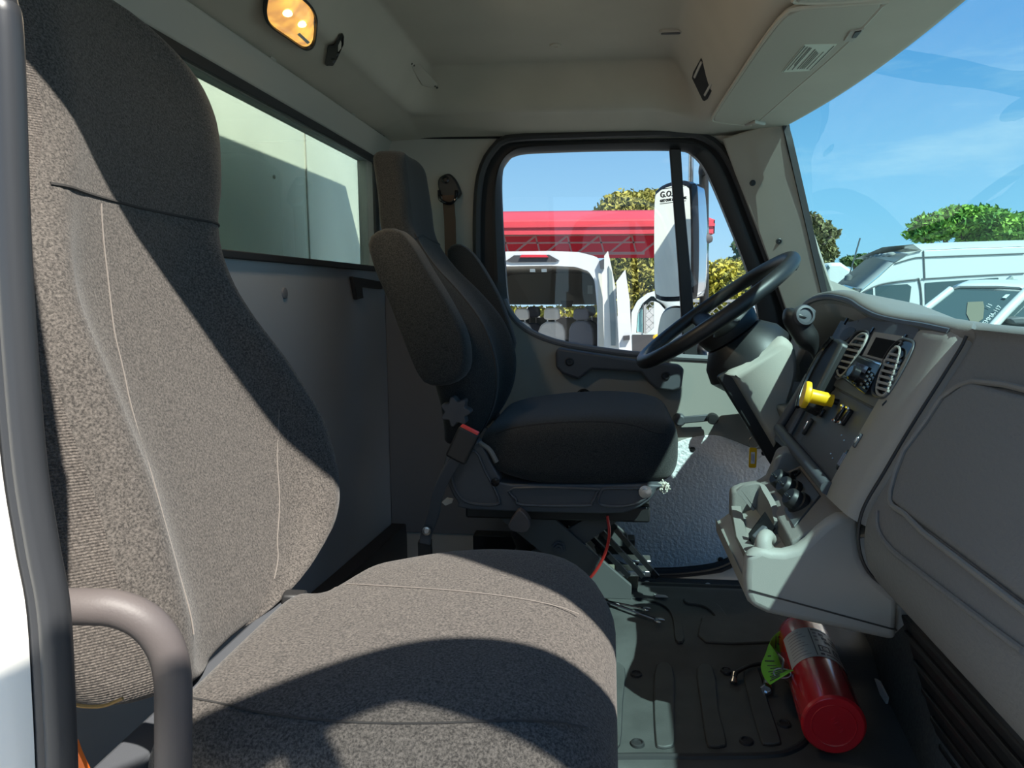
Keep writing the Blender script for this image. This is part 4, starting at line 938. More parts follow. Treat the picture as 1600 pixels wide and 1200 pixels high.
m = bpy.data.materials.new('lamp_lens'); m.use_nodes = True; t = m.node_tree; bs = t.nodes['Principled BSDF']
tcn = t.nodes.new('ShaderNodeTexCoord'); nn_ = t.nodes.new('ShaderNodeTexNoise'); nn_.inputs['Scale'].default_value = 26; nn_.inputs['Detail'].default_value = 2
t.links.new(tcn.outputs['Object'], nn_.inputs['Vector']); rr_ = t.nodes.new('ShaderNodeValToRGB'); t.links.new(nn_.outputs[0], rr_.inputs[0])
rr_.color_ramp.elements[0].position = .35; rr_.color_ramp.elements[0].color = (.55,.25,.07,1); rr_.color_ramp.elements[1].position = .7; rr_.color_ramp.elements[1].color = (1.0,.55,.10,1)
bs.inputs['Base Color'].default_value = (.5,.35,.2,1); bs.inputs['Roughness'].default_value = .15; t.links.new(rr_.outputs[0], bs.inputs['Emission Color']); bs.inputs['Emission Strength'].default_value = .8
b = MB(); ln = [cen+(p-cen)*.88-cn*.002 for p in i_]; b.loft([ln, [cen+(p-cen)*.6+cn*.006 for p in i_], [cen+(p-cen)*.2+cn*.008 for p in i_]]); lens = b.build('lamp_lens', m, lamp)
mb_ = emis('bulb', (1,.72,.18), 5)
for x, y in ((448,20),(470,37)):
    b = MB(); c_ = WP(x, y, cp0+cn*.026, cn); b.ball(c_, (.010,.012,.006), 6); b.build('bulb', mb_, lamp)
b = MB(); b.bar(WP(466,52,cp0+cn*.027,cn), WP(482,67,cp0+cn*.027,cn), .006, .002, cn); b.build('lens_tab', M['white'], lens)
pl = bpy.data.lights.new('dome_light', 'AREA'); pl.shape = 'DISK'; pl.size = .10; pl.energy = 0.9; pl.color = (1,.80,.55)
po_ = bpy.data.objects.new('dome_light', pl); C.collection.objects.link(po_); po_.location = cen+cn*.05; po_.rotation_euler = (-cn).to_track_quat('Z','Y').to_euler(); adopt(po_, lamp)
hook = thing('coat_hook', 'small black coat hook on the roof lining beside the dome lamp', 'coat hook', WP(520,78,cp0,cn))
b = MB(); hk0 = on_head(522,90)-ray(522,90).normalized()*.016; b.prism([on_head(x, y)-ray(x, y).normalized()*.014 for x, y in ((507,100),(512,71),(521,69),(531,54),(535,51),(538,56),(537,70),(527,92),(521,103),(509,103))], ray(520,78).normalized()*.024); b.build('hook_body', M['black_gl'], hook, bevel=.003)
for k, (x, y) in enumerate(((527,85),(522,96))):
    b = MB(); b.lathe(WP(x, y, hk0+cn*.0005, cn), cn, [(.004,0),(.004,.0015),(.0025,.0015),(.002,0),(0,0)], 10); b.build('screw_hole', M['dash_dk'], hook)
# plugs in the rear molding
for x, y, X in ((426,92,RX+.026),(552,177,RX+.026),(606,166,-.655)):
    c_ = W(x, y, X=X); b = MB(); b.lathe(c_, (1,0,-.25), [(.012,-.003),(.012,.002),(.010,.003),(0,.003)], 18); struct(b.build('trim_9', M['trim_rear']))
# perforated speaker grille in the rear corner of the lining
gp = V(-.495, 1.85, 1.405); gn = V(.62, -.15, -.77).normalized()
spk = thing('ceiling_speaker', 'small perforated speaker grille in the rear corner of the roof lining', 'speaker', on_head(662,118))
P = [(642,103),(655,99),(684,132),(678,138),(660,134)]
b = MB(); pts = [on_head(x, y)-ray(x, y).normalized()*.003 for x, y in P]; b.prism(pts, ray(660,115).normalized()*.012); b.build('grille_plate', M['head'], spk, bevel=.001)
k = 0
for r_ in range(5):
    for c in range(4):
        x = lerp(646, 676, r_/4)+lerp(-3.0, 7.0, c/3)+ (1 if r_ % 2 else 0); y = lerp(104, 133, r_/4)+lerp(-4.5, 4.0, c/3)
        if r_ == 0 and c > 2: continue
        b = MB(); b.ball(on_head(x, y)-ray(x, y).normalized()*.004, .0034, 4); b.build('hole', M['black'], spk)
c_ = on_head(868,70); b = MB(); b.lathe(c_+V(0,0,-.001), (0,0,-1), [(.015,0),(.014,.003),(.006,.004),(.005,.002),(0,.002)], 18); tag(b.build('ceiling_plug', M['head']), 'small round plug in the middle of the roof lining', 'plug')
c_ = on_head(1048,48); b = MB(); b.prism([c_+V(x_, y_, -.006) for x_, y_ in rrect(.056,.018,.008)], (0,0,.014)); sl_ = thing('roof_vent_slot', 'dark oval slot in the roof lining ahead of the round plug', 'vent', c_); b.build('slot_frame', M['trim_rear'], sl_, bevel=.001)
b = MB(); b.prism([c_+V(x_, y_, -.0075) for x_, y_ in rrect(.046,.010,.005)], (0,0,.004)); b.build('slot_opening', M['black'], sl_)
# overhead pocket in the front console, its shaded inside a black slab
oc = thing('overhead_pocket', 'pocket with its shaded mouth filled black in the roof console behind the sun visor', 'storage pocket', on_head(1104,128))
PX = [(1095,91),(1104,101),(1118,110),(1128,114),(1127,121),(1101,158),(1098,157),(1081,122),(1083,113)]
pt_ = on_head(1104,128); pn = V(-.80,-.12,-.58).normalized()
b = MB(); b.prism([WP(x, y, pt_+pn*.004, pn) for x, y in PX], -pn*.02); b.build('pocket_mouth', mat('mouth_shade', (.004,.004,.004), .9), oc)
for a, c in (((1096,97),(1085,121)),((1120,115),(1101,149))):
    b = MB(); b.bar(WP(*a, pt_+pn*.006, pn), WP(*c, pt_+pn*.006, pn), .006, .004, pn); b.build('pocket_rail', M['trim_rear'], oc, bevel=.001)
# sun visors
VZ = 1.250
def visor(px, label, loc, lab=True):
    v = thing('sun_visor', label, 'sun visor', loc)
    P = [W(x, y, Z=VZ) for x, y in px]; b = MB(); b.prism(P, (0,0,.014)); bd = b.build('visor_board', M['visor'], v, bevel=.005, seg=3)
    cen = sum(P, V(0,0,0))/len(P); b = MB(); b.tube([cen+(p-cen)*1.0+V(0,0,.003) for p in crom(P, 3, True)], .004, 6, closed=True); b.build('visor_piping', M['head'], v)
    return v, bd
vis, vbd = visor([(1115,190),(1114,184),(1120,174),(1150,128),(1185,76),(1212,40),(1226,26),(1250,15),(1376,6),(1377,12),(1340,52),(1298,92),(1240,142),(1183,192),(1170,196),(1140,194)], 'grey sun visor with a white warning label over the windshield', W(1220,100,Z=VZ))
lb = [W(x, y, Z=VZ-.001) for x, y in ((1257,70),(1308,69),(1266,111),(1221,113))]
b = MB(); b.prism(lb, (0,0,.002)); lo_ = b.build('warning_label', mat('label_paper', (.62,.66,.56), .6), vis)
lq = lambda u, v: (lb[0].lerp(lb[1], u)).lerp(lb[3].lerp(lb[2], u), v)+V(0,0,-.0008)
ml = mat('label_ink', (.12,.13,.12), .7)
for u, v0, v1 in ((.04,.03,.97),(.14,.06,.9),(.24,.08,.72),(.30,.1,.9),(.46,.15,.88),(.54,.2,.88),(.61,.25,.88),(.68,.3,.88),(.80,.25,.9),(.95,.05,.95)):
    b = MB(); b.bar(lq(u, v0), lq(u, v1), .0011, .0006); b.build('label_line', ml, lo_)
cq = W(1346,53,Z=VZ-.004)
b = MB(); b.prism([W(x, y, Z=VZ-.003) for x, y in ((1318,65),(1328,50),(1351,46),(1340,58),(1332,66))], (0,0,.006)); cl_ = b.build('visor_clip', M['trim'], vis, bevel=.001)
b = MB(); b.prism([W(x, y, Z=VZ-.005) for x, y in ((1331,60),(1336,51),(1346,49),(1338,59))], (0,0,.004)); b.build('clip_slot', M['black'], cl_)
b = MB(); b.tube([W(1166,195,Z=VZ), W(1180,190,Z=VZ-.004), W(1194,193,Z=VZ)], .005, 8); b.build('visor_pin', M['trim'], vis)
visor([(1244,6),(1246,-6),(1262,-50),(1330,-110),(1420,-60),(1385,-6),(1376,0),(1310,5)], 'edge of the second sun visor at the top of the windshield', W(1310,-20,Z=VZ))
# ================================================================ ON THE FLOOR
# mat ribs: raised strips moulded in the rubber
def fpx(px, py, h=0.):
    p = W(px, py, Z=0)
    for _ in range(8): p = W(px, py, Z=floor_z(p.x, p.y)+.003+h)
    return p
def strip(px, n=3):
    P = crom([fpx(x, y) for x, y in px], n, True); b = MB(); b.prism([p+V(0,0,.001) for p in P], (0,0,.004)); b.build('raised_rib', M['mat'], fm, bevel=.002)
    b = MB(); b.tube([p+V(0,0,.001) for p in P], .0016, 5, closed=True); b.build('rib_groove', M['rubber'], fm)
for px in ([(1026,1042),(1050,1045),(1053,1110),(1053,1160),(1045,1169),(1030,1169),(1025,1160),(1022,1100)],
           [(1090,1046),(1113,1046),(1122,1110),(1134,1160),(1128,1168),(1112,1169),(1104,1160),(1095,1100)],
           [(1162,1048),(1184,1048),(1200,1100),(1218,1155),(1216,1164),(1196,1165),(1188,1155),(1172,1100)],
           [(948,1045),(975,1045),(972,1100),(968,1165),(952,1168),(946,1160)]): strip(px)
strip([(985,936),(1012,937),(1045,945),(1060,960),(1068,1000),(1056,1002),(1052,970),(1040,950),(1010,938)], 3)
strip([(1070,936),(1098,938),(1120,946),(1134,962),(1136,972),(1122,972),(1112,958),(1096,948),(1072,944)], 3)
strip([(1096,972),(1104,966),(1160,963),(1215,968),(1240,1000),(1103,1005)], 3)
for x, y in ((994,1054),(996,1163),(1166,1159),(1225,1132),(1135,1049)):
    p = fpx(x, y); b = MB(); b.lathe(p, (0,0,1), [(.013,0),(.012,.004),(.009,.005),(.008,.002),(0,.002)], 16); b.build('mat_button', M['rubber'], fm)
b = MB(); b.tube(crom([fpx(935,1184), fpx(1000,1183), fpx(1100,1183), fpx(1200,1181), fpx(1235,1174), fpx(1258,1158), fpx(1268,1130)], 5), .007, 8); b.build('mat_lip', M['rubber'], fm)
# fire extinguisher lying under the console
E0, E1 = V(.389,1.165,.066), V(.425,1.53,.064); ea = (E1-E0).normalized(); er = .0535
fx = thing('fire_extinguisher', 'red fire extinguisher lying on the floor under the console, base to the camera', 'fire extinguisher', V(.40,1.3,.02))
b = MB(); b.lathe(E0, ea, [(.044,.000),(.050,.0),(.0535,.004),(.0535,.30),(.050,.325),(.040,.345),(.024,.358),(.018,.362)], 48); cyl = b.build('cylinder', M['red'], fx, sharp=40)
b = MB(); b.lathe(E0-ea*.0035, ea, [(.036,.0),(.0365,-.001),(.037,.0),(.037,.006),(.030,.008),(.0,.008)], 40)
b2 = MB(); b2.tube([E0+(ea.orthogonal().normalized()*math.cos(a)+ea.cross(ea.orthogonal().normalized())*math.sin(a))*.0365-ea*.0005 for a in [2*math.pi*i/40 for i in range(40)]], .0014, 6, closed=True); b2.build('base_ring', M['red'], cyl)
b2 = MB(); b2.lathe(E0+ea*.0005, -ea, [(.05,0),(.0485,.0012),(.0,.0012)], 40); b2.build('base_disc', M['red'], cyl)
rt_ = ea.cross(V(0,0,1)).normalized()*1; up_ = rt_.cross(ea).normalized()
tb = text_mb('PILOT', .012, E0-ea*.0012+rt_*-.006+up_*.012, (rt_*.55-up_*.83), (rt_*.83+up_*.55), .0007); tb.build('embossed_letters', M['red'], cyl)
def ecyl(th, h, dr=.0006):   # th measured from straight up, towards the right of the photo
    return E0+ea*h+(up_*math.cos(th)+rt_*math.sin(th))*(er+dr)
sgn = 1 if rt_.x > 0 else -1
b = MB(); b.grid(lambda u, v: ecyl(sgn*lerp(-1.15, 1.35, u), lerp(.135, .255, v)), 30, 6); lab_ = b.build('label', mat('ext_label', (.60,.60,.62), .45), cyl, sharp=180)
ink = mat('ext_ink', (.06,.06,.09), .6); inkr = mat('ext_ink_pale', (.30,.28,.32), .6)
def emark(t0, t1, h0, h1, m_, par=lab_, nm='label_print'):
    b = MB(); b.grid(lambda u, v: ecyl(sgn*lerp(t0, t1, u), lerp(h0, h1, v), .0011), 6, 1); b.build(nm, m_, par, sharp=180)
for k in range(9): emark(-.95, -.25-.1*(k % 3), .147+.0115*k, .1495+.0115*k, inkr)
emark(-.08, -.05, .14, .25, ink); emark(.0, .6, .243, .249, ink)
for k, h in enumerate((.228,.213,.198)):
    emark(.03, .16, h, h+.008, inkr); emark(.24+.06*k, .42+.08*k, h-.003, h+.009, ink); emark(.62, .95, h, h+.006, inkr)
def esq(t0, t1, h0, h1):
    w = .05; hh = .004
    emark(t0, t1, h0, h0+hh, ink); emark(t0, t1, h1-hh, h1, ink); emark(t0, t0+w, h0, h1, ink); emark(t1-w, t1, h0, h1, ink)
    emark((t0+t1)/2-.07, (t0+t1)/2+.07, h0+.007, h0+.009, ink); emark((t0+t1)/2-.07, (t0+t1)/2+.07, h1-.009, h1-.007, ink); emark((t0+t1)/2-.09, (t0+t1)/2-.05, h0+.006, h1-.006, ink)
esq(.06, .46, .158, .182); esq(.58, .98, .158, .182); emark(.06, .2, .143, .150, ink); emark(.26, .9, .145, .149, ink)
b = MB(); b.lathe(E1+ea*-.01, ea, [(.018,0),(.018,.02),(.022,.022),(.022,.05),(.012,.055)], 18); b.build('valve', M['steel'], fx)
b = MB(); b.bar(E1+ea*.04, E1+ea*.13+V(.03,0,.02), .02, .008); b.bar(E1+ea*.04+V(0,0,-.02), E1+ea*.12+V(.03,0,-.03), .02, .006); b.build('grip', M['black'], fx, bevel=.002)
# green inspection tag, curled and hanging off the valve ring
tg = thing('inspection_tag', 'curled lime green inspection tag beside the fire extinguisher', 'tag', fpx(1215,1050))
tm = mat('tag_green', (.20,.62,.06), .6)
TP = [W(1243,1000,Y=1.47), W(1232,996,Y=1.475), W(1222,1000,Y=1.465), W(1215,1010,Y=1.44), W(1209,1022,Y=1.40), W(1204,1036,Y=1.36), W(1206,1050,Y=1.32), W(1214,1063,Y=1.29)]
TP2 = [W(1240,1024,Y=1.47), W(1230,1022,Y=1.465), W(1221,1018,Y=1.45), W(1216,1012,Y=1.43), W(1222,1026,Y=1.39), W(1228,1040,Y=1.35), W(1234,1048,Y=1.31), W(1240,1050,Y=1.285)]
TPa = crom([W(1244,988,Y=1.47), W(1228,982,Y=1.475), W(1213,990,Y=1.46), W(1203,1003,Y=1.43), W(1196,1022,Y=1.39), W(1189,1040,Y=1.35), W(1193,1057,Y=1.31), W(1203,1070,Y=1.285)], 5)
TPb = crom([W(1240,1026,Y=1.47), W(1226,1024,Y=1.465), W(1212,1016,Y=1.45), W(1203,1006,Y=1.42), W(1214,1022,Y=1.38), W(1221,1040,Y=1.345), W(1232,1046,Y=1.305), W(1240,1047,Y=1.28)], 5)
b = MB(); n_ = len(TPa)
b.add(TPa+TPb, [(i, i+1, n_+i+1, n_+i) for i in range(n_-1)]); tgb = b.build('tag_sheet', tm, tg, solid=.0006, sharp=180)
def tpt(u, v):
    f = u*(n_-1); i = min(int(f), n_-2); t = f-i; return TPa[i].lerp(TPa[i+1], t).lerp(TPb[i].lerp(TPb[i+1], t), v)
def tmark(u, v0, v1, w=.010):
    a, c = tpt(u, v0), tpt(u, v1); du = (tpt(min(1,u+.02), .5)-tpt(u, .5)).normalized(); nn = du.cross((c-a).normalized())
    if nn.dot(V(0,0,CAMZ)-a) < 0: nn = -nn
    b = MB(); b.bar(a+nn*.0012, c+nn*.0012, .0026, .0006, nn); b.build('tag_print', ink, tgb)
for u, v0, v1 in ((.60,.25,.5),(.66,.15,.7),(.72,.3,.75),(.77,.4,.8),(.82,.25,.8),(.86,.3,.7),(.90,.2,.8),(.93,.2,.55),(.96,.1,.5),(.10,.1,.8),(.16,.05,.5),(.30,.1,.9)): tmark(u, v0, v1)
a0 = tpt(.20,.42); dr_ = (tpt(.12,.42)-tpt(.28,.42)).normalized(); tu = (tpt(.20,.1)-tpt(.20,.8)).normalized(); nn = dr_.cross(tu)
tb = text_mb('35', .026, a0+(V(0,0,CAMZ)-a0).normalized()*.003-dr_*.012-tu*.010, dr_, tu, .0004); tb.build('handwritten_number', ink, tgb)
b = MB(); rc = W(1222,1052,Y=1.30); b.tube([rc+V(.016*math.cos(a), .004*math.sin(a), .007*math.sin(a)) for a in [2*math.pi*i/24 for i in range(24)]], .0016, 6, closed=True); b.build('wire_ring', M['steel'], tg)
b = MB(); b.tube(crom([W(1222,1047,Y=1.30), W(1224,1032,Y=1.33), W(1216,1023,Y=1.36)], 5), .0022, 6); b.build('tie', M['steel'], tg)
# black lead with a metal end, loose on the mat
ld = thing('loose_cable', 'short black cable with a metal end lying on the mat left of the green tag', 'cable', fpx(1170,1048))
b = MB(); b.tube(crom([fpx(1206,1036,.012), fpx(1190,1037,.012), fpx(1170,1041,.014), fpx(1152,1050,.02), fpx(1148,1058,.014)], 6), .0042, 8); b.build('cable_jacket', M['black'], ld)
b = MB(); p = fpx(1147,1058,.012); b.lathe(p, (-.2,-.6,-.5), [(.006,-.01),(.006,.006),(.008,.007),(.008,.012),(.003,.012),(.003,.008),(0,.008)], 14); b.build('metal_end', M['steel'], ld)
b = MB(); b.tube(crom([fpx(1228,1063,.004), fpx(1240,1072,.004), fpx(1252,1080,.004), fpx(1262,1086,.004)], 5), .0022, 6); tag(b.build('thin_wire', M['black']), 'thin black wire on the floor between tag and extinguisher', 'wire')
bt = thing('loose_bolt', 'bright metal bolt head lying on the mat under the green tag', 'bolt', fpx(1199,1077))
b = MB(); p = fpx(1198,1076,.012); b.lathe(p, (-.25,-.8,.1), [(.006,-.03),(.006,.0),(.0125,.0),(.0125,.008),(.010,.010),(.005,.010),(.005,.006),(0,.006)], 6); b.build('hex_head', M['chrome'], bt)
b = MB(); b.lathe(p+V(.004,.02,0), (-.25,-.8,.1), [(.0065,-.02),(.0065,.012)], 12); b.build('threaded_shank', M['steel'], bt)
# two chrome wrenches beside the passenger seat
def wrench(a, c, w, label):
    t = thing('wrench', label, 'wrench', a, None); ax = (c-a).normalized(); sd = ax.cross(V(0,0,1)).normalized()
    b = MB(); b.tube([a, c], lambda t_: w*.45, 8); b.build('shank', M['chrome'], t)
    for p, s_ in ((a, -1), (c, 1)):
        b = MB(); d = ax*s_; hp = []
        for ang_ in [R(35+290*i/14) for i in range(15)]: hp.append(p+d*(w*1.1)+(d*math.cos(ang_)+sd*math.sin(ang_))*w*1.35)
        hp += [p+d*(w*.9)+sd*-w*.55+d*w*.2, p+d*(w*.5), p+d*(w*.9)+sd*w*.55+d*w*.2]
        b.prism([q_-V(0,0,w*.35) for q_ in hp], (0,0,w*.7)); b.build('open_jaw', M['chrome'], t, bevel=.001)
    return t
wrench(fpx(942,938,.010), fpx(1024,968,.010), .0095, 'longer chrome wrench on the mat beside the passenger seat cushion')
wrench(fpx(950,940,.010), fpx(1005,951,.010), .0078, 'shorter chrome wrench lying behind the longer one on the mat')
b = MB(); P = [fpx(x, y, .004) for x, y in ((1022,929),(1040,931),(1044,934),(1024,933))]; b.prism(P, (0,0,.002)); tag(b.build('paper_scrap', mat('scrap', (.55,.55,.53), .7)), 'small pale scrap on the rubber mat near the sill tread', 'scrap')
b = MB(); P = T([(690,785),(698,778),(708,780),(706,786),(696,790)], Y=1.62); b.prism(P, (0,.004,0)); tag(b.build('foam_scrap', bpy.data.materials['scrap']), 'pale torn scrap behind the side shell of the driver seat', 'scrap')
# carpeted firewall and ribbed cover under the glovebox
cpm = mat('carpet', (.085,.088,.088), .95, bump=1.0, scale=260, var=.3, vscale=160)
b = MB(); b.prism([V(.535,1.10,.0), V(.535,1.16,.0), V(.585,1.62,.0), V(.78,1.85,.0), V(.78,1.85,.5), V(.62,1.62,.45), V(.60,1.10,.40)], (.05,0,0))
b = MB(); b.loft([[V(.536,1.06,-.01), V(.60,1.06,.45)], [V(.536,1.16,-.01), V(.60,1.16,.45)], [V(.585,1.62,-.01), V(.64,1.62,.45)], [V(.75,1.82,-.01), V(.78,1.82,.45)]], False)
bb_ = MB(); q0 = [(.536,1.02),(.536,1.16),(.585,1.62),(.75,1.84)]
vs = [V(x, y, -.012) for x, y in q0]+[V(x+.06, y, .46) for x, y in q0]; bb_.add(vs, [(0,1,5,4),(1,2,6,5),(2,3,7,6)])
struct(bb_.build('wall_front', cpm, solid=.01))
b = MB(); b.prism([V(.472,1.135,.285), V(.53,1.135,.285), V(.60,1.15,.0), V(.575,1.15,-.012), V(.535,1.14,.10)], (0,-.62,0)); hv = thing('heater_cover', 'black ribbed plastic cover under the glovebox in the footwell', 'cover', V(.56,.85,0)); b.build('cover_body', M['black'], hv, bevel=.004)
for k in range(6):
    z0 = .02+.048*k; b = MB(); pf_ = lambda z: lerp(.575,.472,max(0,min(1,(z+.012)/.297))) - .004
    b.bar(V(pf_(z0), 1.12, z0), V(pf_(z0), .55, z0), .008, .010); b.build('rib', M['black'], hv, bevel=.002)
b = MB(); c_ = W(1450,962,Y=1.09); b.lathe(c_, (-1,-.3,.1), [(.006,0),(.006,.003),(0,.004)], 10); b.build('cover_screw', M['steel'], hv)
b = MB(); P = [V(.548+.01,1.30,.02), V(.553+.01,1.335,.02), V(.562+.01,1.35,.055), V(.558+.008,1.31,.065)]; b.prism([W(1366,1060,X=.548), W(1373,1064,X=.548), W(1386,1090,X=.545), W(1384,1100,X=.545), W(1377,1092,X=.545)], (.004,0,0)); tag(b.build('carpet_tag', bpy.data.materials['scrap']), 'small white torn tag stuck on the carpeted firewall', 'tag')
# orange strap low beside the seat
b = MB(); b.prism(T([(112,1160),(117,1160),(122,1175),(140,1215),(112,1215)], Y=.50), (0,.004,0)); tag(b.build('orange_strap', mat('orange', (.85,.16,.01), .6)), 'bit of bright orange strap low beside the passenger seat', 'strap')
# ================================================================ OUTSIDE
GZ = -1.12
asph = mat('asphalt', (.40,.385,.355), .9, bump=.4, scale=40, var=.15, vscale=1.5)
b = MB(); b.box(-60, 80, -60, 90, GZ-.1, GZ); struct(b.build('ground', asph))
# passenger door, standing open beside the camera: the mirror image of the driver's door
H = V(.53, .145, 0); phi = R(48)
def mir(p): return H+Matrix.Rotation(phi, 3, 'Z') @ (V(p.x, 2.65-p.y, p.z)-H)
door2 = copy_tree(door); door2.name = 'door_2'; door2.location = mir(door.location); door2.rotation_euler = (0,0,phi); door2.scale = (1,-1,1)
door2['label'] = 'open passenger door swung out beside the camera'
# cargo body of the truck itself, seen through the back window
cb = thing('cargo_body', 'white cargo box body of the truck behind the cab window', 'truck body', V(-2.5,1.32,GZ))
gw = mat('box_panel', (.84,.86,.78), .45, var=.10, vscale=3)
b = MB(); b.box(-5.2, -.945, .05, 2.74, -.25, 2.3); b.build('box', gw, cb, bevel=.02)
b = MB(); b.box(-5.2, -.945, 2.70, 2.75, -.30, -.22); b.build('rub_rail', mat('rail_brown', (.30,.16,.09), .6), cb)
for y in (1.62, 2.2, 1.05): 
    b = MB(); b.box(-.946, -.942, y-.003, y+.003, -.2, 1.5); b.build('panel_seam', M['trim_rear'], cb)
for y, z in ((1.62,1.145),(1.98,1.12),(1.36,1.16),(1.40,1.157)):
    b = MB(); b.ball(V(-.943, y, z), (.003,.006,.006), 5); b.build('rivet', M['trim_rear'], cb)
# driver's door mirrors
def mirror_unit(out_px, Y0, n, label, loc, t=None):
    t = t or thing('side_mirror', label, 'mirror', loc); nn = V(*n).normalized(); pt = W(*out_px[0], Y=Y0)
    O = crom([WP(x, y, pt, nn) for x, y in out_px], 4, True); cen = sum(O, V(0,0,0))/len(O)
    b = MB(); b.loft([[cen+(p-cen)*.90+nn*.0 for p in O], [cen+(p-cen)*.94+nn*.006 for p in O], [p for p in O], [p-nn*.03 for p in O]], True)
    b.build('bezel', M['black_gl'], t, sharp=50)
    b = MB(); b.loft([[p-nn*.02 for p in O], [cen+(p-cen)*.98-nn*.07 for p in O], [cen+(p-cen)*.8-nn*.11 for p in O], [cen+(p-cen)*.3-nn*.13 for p in O]], True); b.build('chrome_shell', M['chrome'], t, sharp=60)
    b = MB(); b.add([cen+(p-cen)*.925+nn*.007 for p in O], [list(range(len(O)))]); g_ = b.build('mirror_glass', mat('mirror', (.92,.94,.93), .0, 1), t, flat=True)
    return t, g_, O, cen, nn
mt, mg, MO, mc, mn = mirror_unit([(1023,310),(1029,295),(1045,286),(1066,282),(1078,286),(1082,300),(1084,380),(1082,455),(1074,468),(1048,471),(1029,468),(1023,455),(1022,380)], 2.72, (-.71,-.704,0), "tall chrome-backed side mirror with a small lower mirror outside the driver's window", W(1055,480,Y=2.7))
ox = V(-mn.y, mn.x, 0)*-1; ox = ox if ox.y < 0 or ox.x > 0 else -ox
rt2 = V(0,0,1).cross(mn).normalized()
org = WP(1031,309,mc+mn*.0085,mn)
if (WP(1050,309,mc,mn)-WP(1031,309,mc,mn)).dot(rt2) < 0: rt2 = -rt2
dk_ = mat('decal_ink', (.03,.03,.03), .7)
for tx, sz, dz, al in (('G.O.A.L', .030, 0, 0), ('GET OUT AND LOOK', .0125, -.016, 0)):
    tb = text_mb(tx, sz, org+V(0,0,dz), rt2, (0,0,1), .0003, bold=.0006); tb.build('mirror_decal', dk_, mg)
for dz in (.030, -.022):
    b = MB(); b.bar(org+V(0,0,dz), org+rt2*.12+V(0,0,dz), .002, .0004, mn); b.build('decal_line', dk_, mg)
b = MB(); b.tube(crom([W(1112,580,Y=2.34), W(1098,560,Y=2.60), W(1100,480,Y=2.68), W(1100,300,Y=2.68), W(1099,265,Y=2.66), W(1105,252,Y=2.58), W(1118,246,Y=2.45), W(1130,262,Y=2.33)], 6), .017, 12); b.build('mirror_arm', M['black'], mt)
b = MB(); b.tube(crom([W(1077,520,Y=2.66), W(1078,400,Y=2.70), W(1080,240,Y=2.70)], 5), .010, 10); b.build('mirror_arm', M['steel'], mt)
b = MB(); b.lathe(W(1096,373,Y=2.67), (-1,-.4,0), [(.012,-.04),(.022,-.02),(.022,.02),(.012,.03)], 16); b.build('arm_clamp', M['grab'], mt)
b = MB(); b.lathe(W(1093,299,Y=2.66), (-.3,-1,0), [(.006,0),(.006,.004),(0,.005)], 10); b.build('arm_bolt', M['steel'], mt)
mirror_unit([(1027,530),(1030,505),(1036,488),(1048,479),(1066,478),(1082,482),(1086,500),(1086,560),(1076,580),(1040,580),(1028,565)], 2.72, (-.62,-.78,.05), None, None, mt)
# ---------------------------------------------------------------- silver van with its rear doors open
vg = mat('van_paint', (.66,.67,.68), .3, coat=.4); vi = mat('van_lining', (.42,.40,.37), .9); vd = mat('van_dark', (.05,.05,.055), .6)
van = thing('minibus', 'silver van seen from behind with its rear doors open on rows of seats', 'van', V(.1,8.0,GZ))
VY = 8.0
outer = T([(690,560),(688,470),(700,420),(730,400),(790,393),(860,392),(905,394),(932,401),(944,416),(948,470),(950,640),(690,640)], Y=VY)
inner = T([(705,560),(706,470),(715,430),(740,418),(800,416),(860,415),(900,417),(920,424),(929,438),(933,480),(934,632),(705,632)], Y=VY)
b = MB(); b.ring(outer, inner, (0,.12,0), 160); b.build('rear_frame', vg, van, sharp=50)
b = MB(); O2 = resample(outer, 60); b.loft([O2, [p+V(0,4.6,0) for p in O2]], False); b.build('body_shell', vg, van, sharp=50)
I2 = resample(inner, 60); b = MB(); cI = sum(I2, V(0,0,0))/60; b.loft([[p+V(0,.02,0) for p in I2], [cI+(p-cI)*1.0+V(0,4.0,0) for p in I2]], False); b.build('lining', vi, van, sharp=60)
b = MB(); b.prism(T([(690,476),(938,476),(938,418),(690,418)], Y=VY+3.2), (0,.05,0)); b.build('front_header', vi, van)
b = MB(); b.prism(T([(690,496),(940,496),(940,640),(690,640)], Y=VY+3.3), (0,.05,0)); b.build('dash_bulkhead', mat('van_dash', (.28,.30,.29), .8), van)
b = MB(); b.prism(T([(790,408),(803,399),(858,398),(874,407),(868,409),(800,410)], Y=VY-.02), (0,.04,0)); bl = b.build('brake_light_housing', vd, van)
b = MB(); b.prism(T([(812,402),(815,398),(853,398),(857,402)], Y=VY-.05), (0,.04,0)); b.build('brake_light', mat('tail_red', (.60,.03,.05), .3), bl)
for x in (832, 850):
    b = MB(); b.prism(T([(x-4,420),(x+4,420),(x+4,425),(x-4,425)], Y=VY+.05), (0,.05,0)); b.build('ceiling_light', M['white'], van)
b = MB(); b.prism(T([(876,470),(896,470),(893,480),(879,480)], Y=VY+2.8), (0,.05,0)); b.build('rear_view_mirror', vd, van)
b = MB(); b.prism(T([(918,446),(926,446),(926,459),(918,459)], Y=VY+2.5), (0,.05,0)); b.build('sun_visor', M['white'], van)
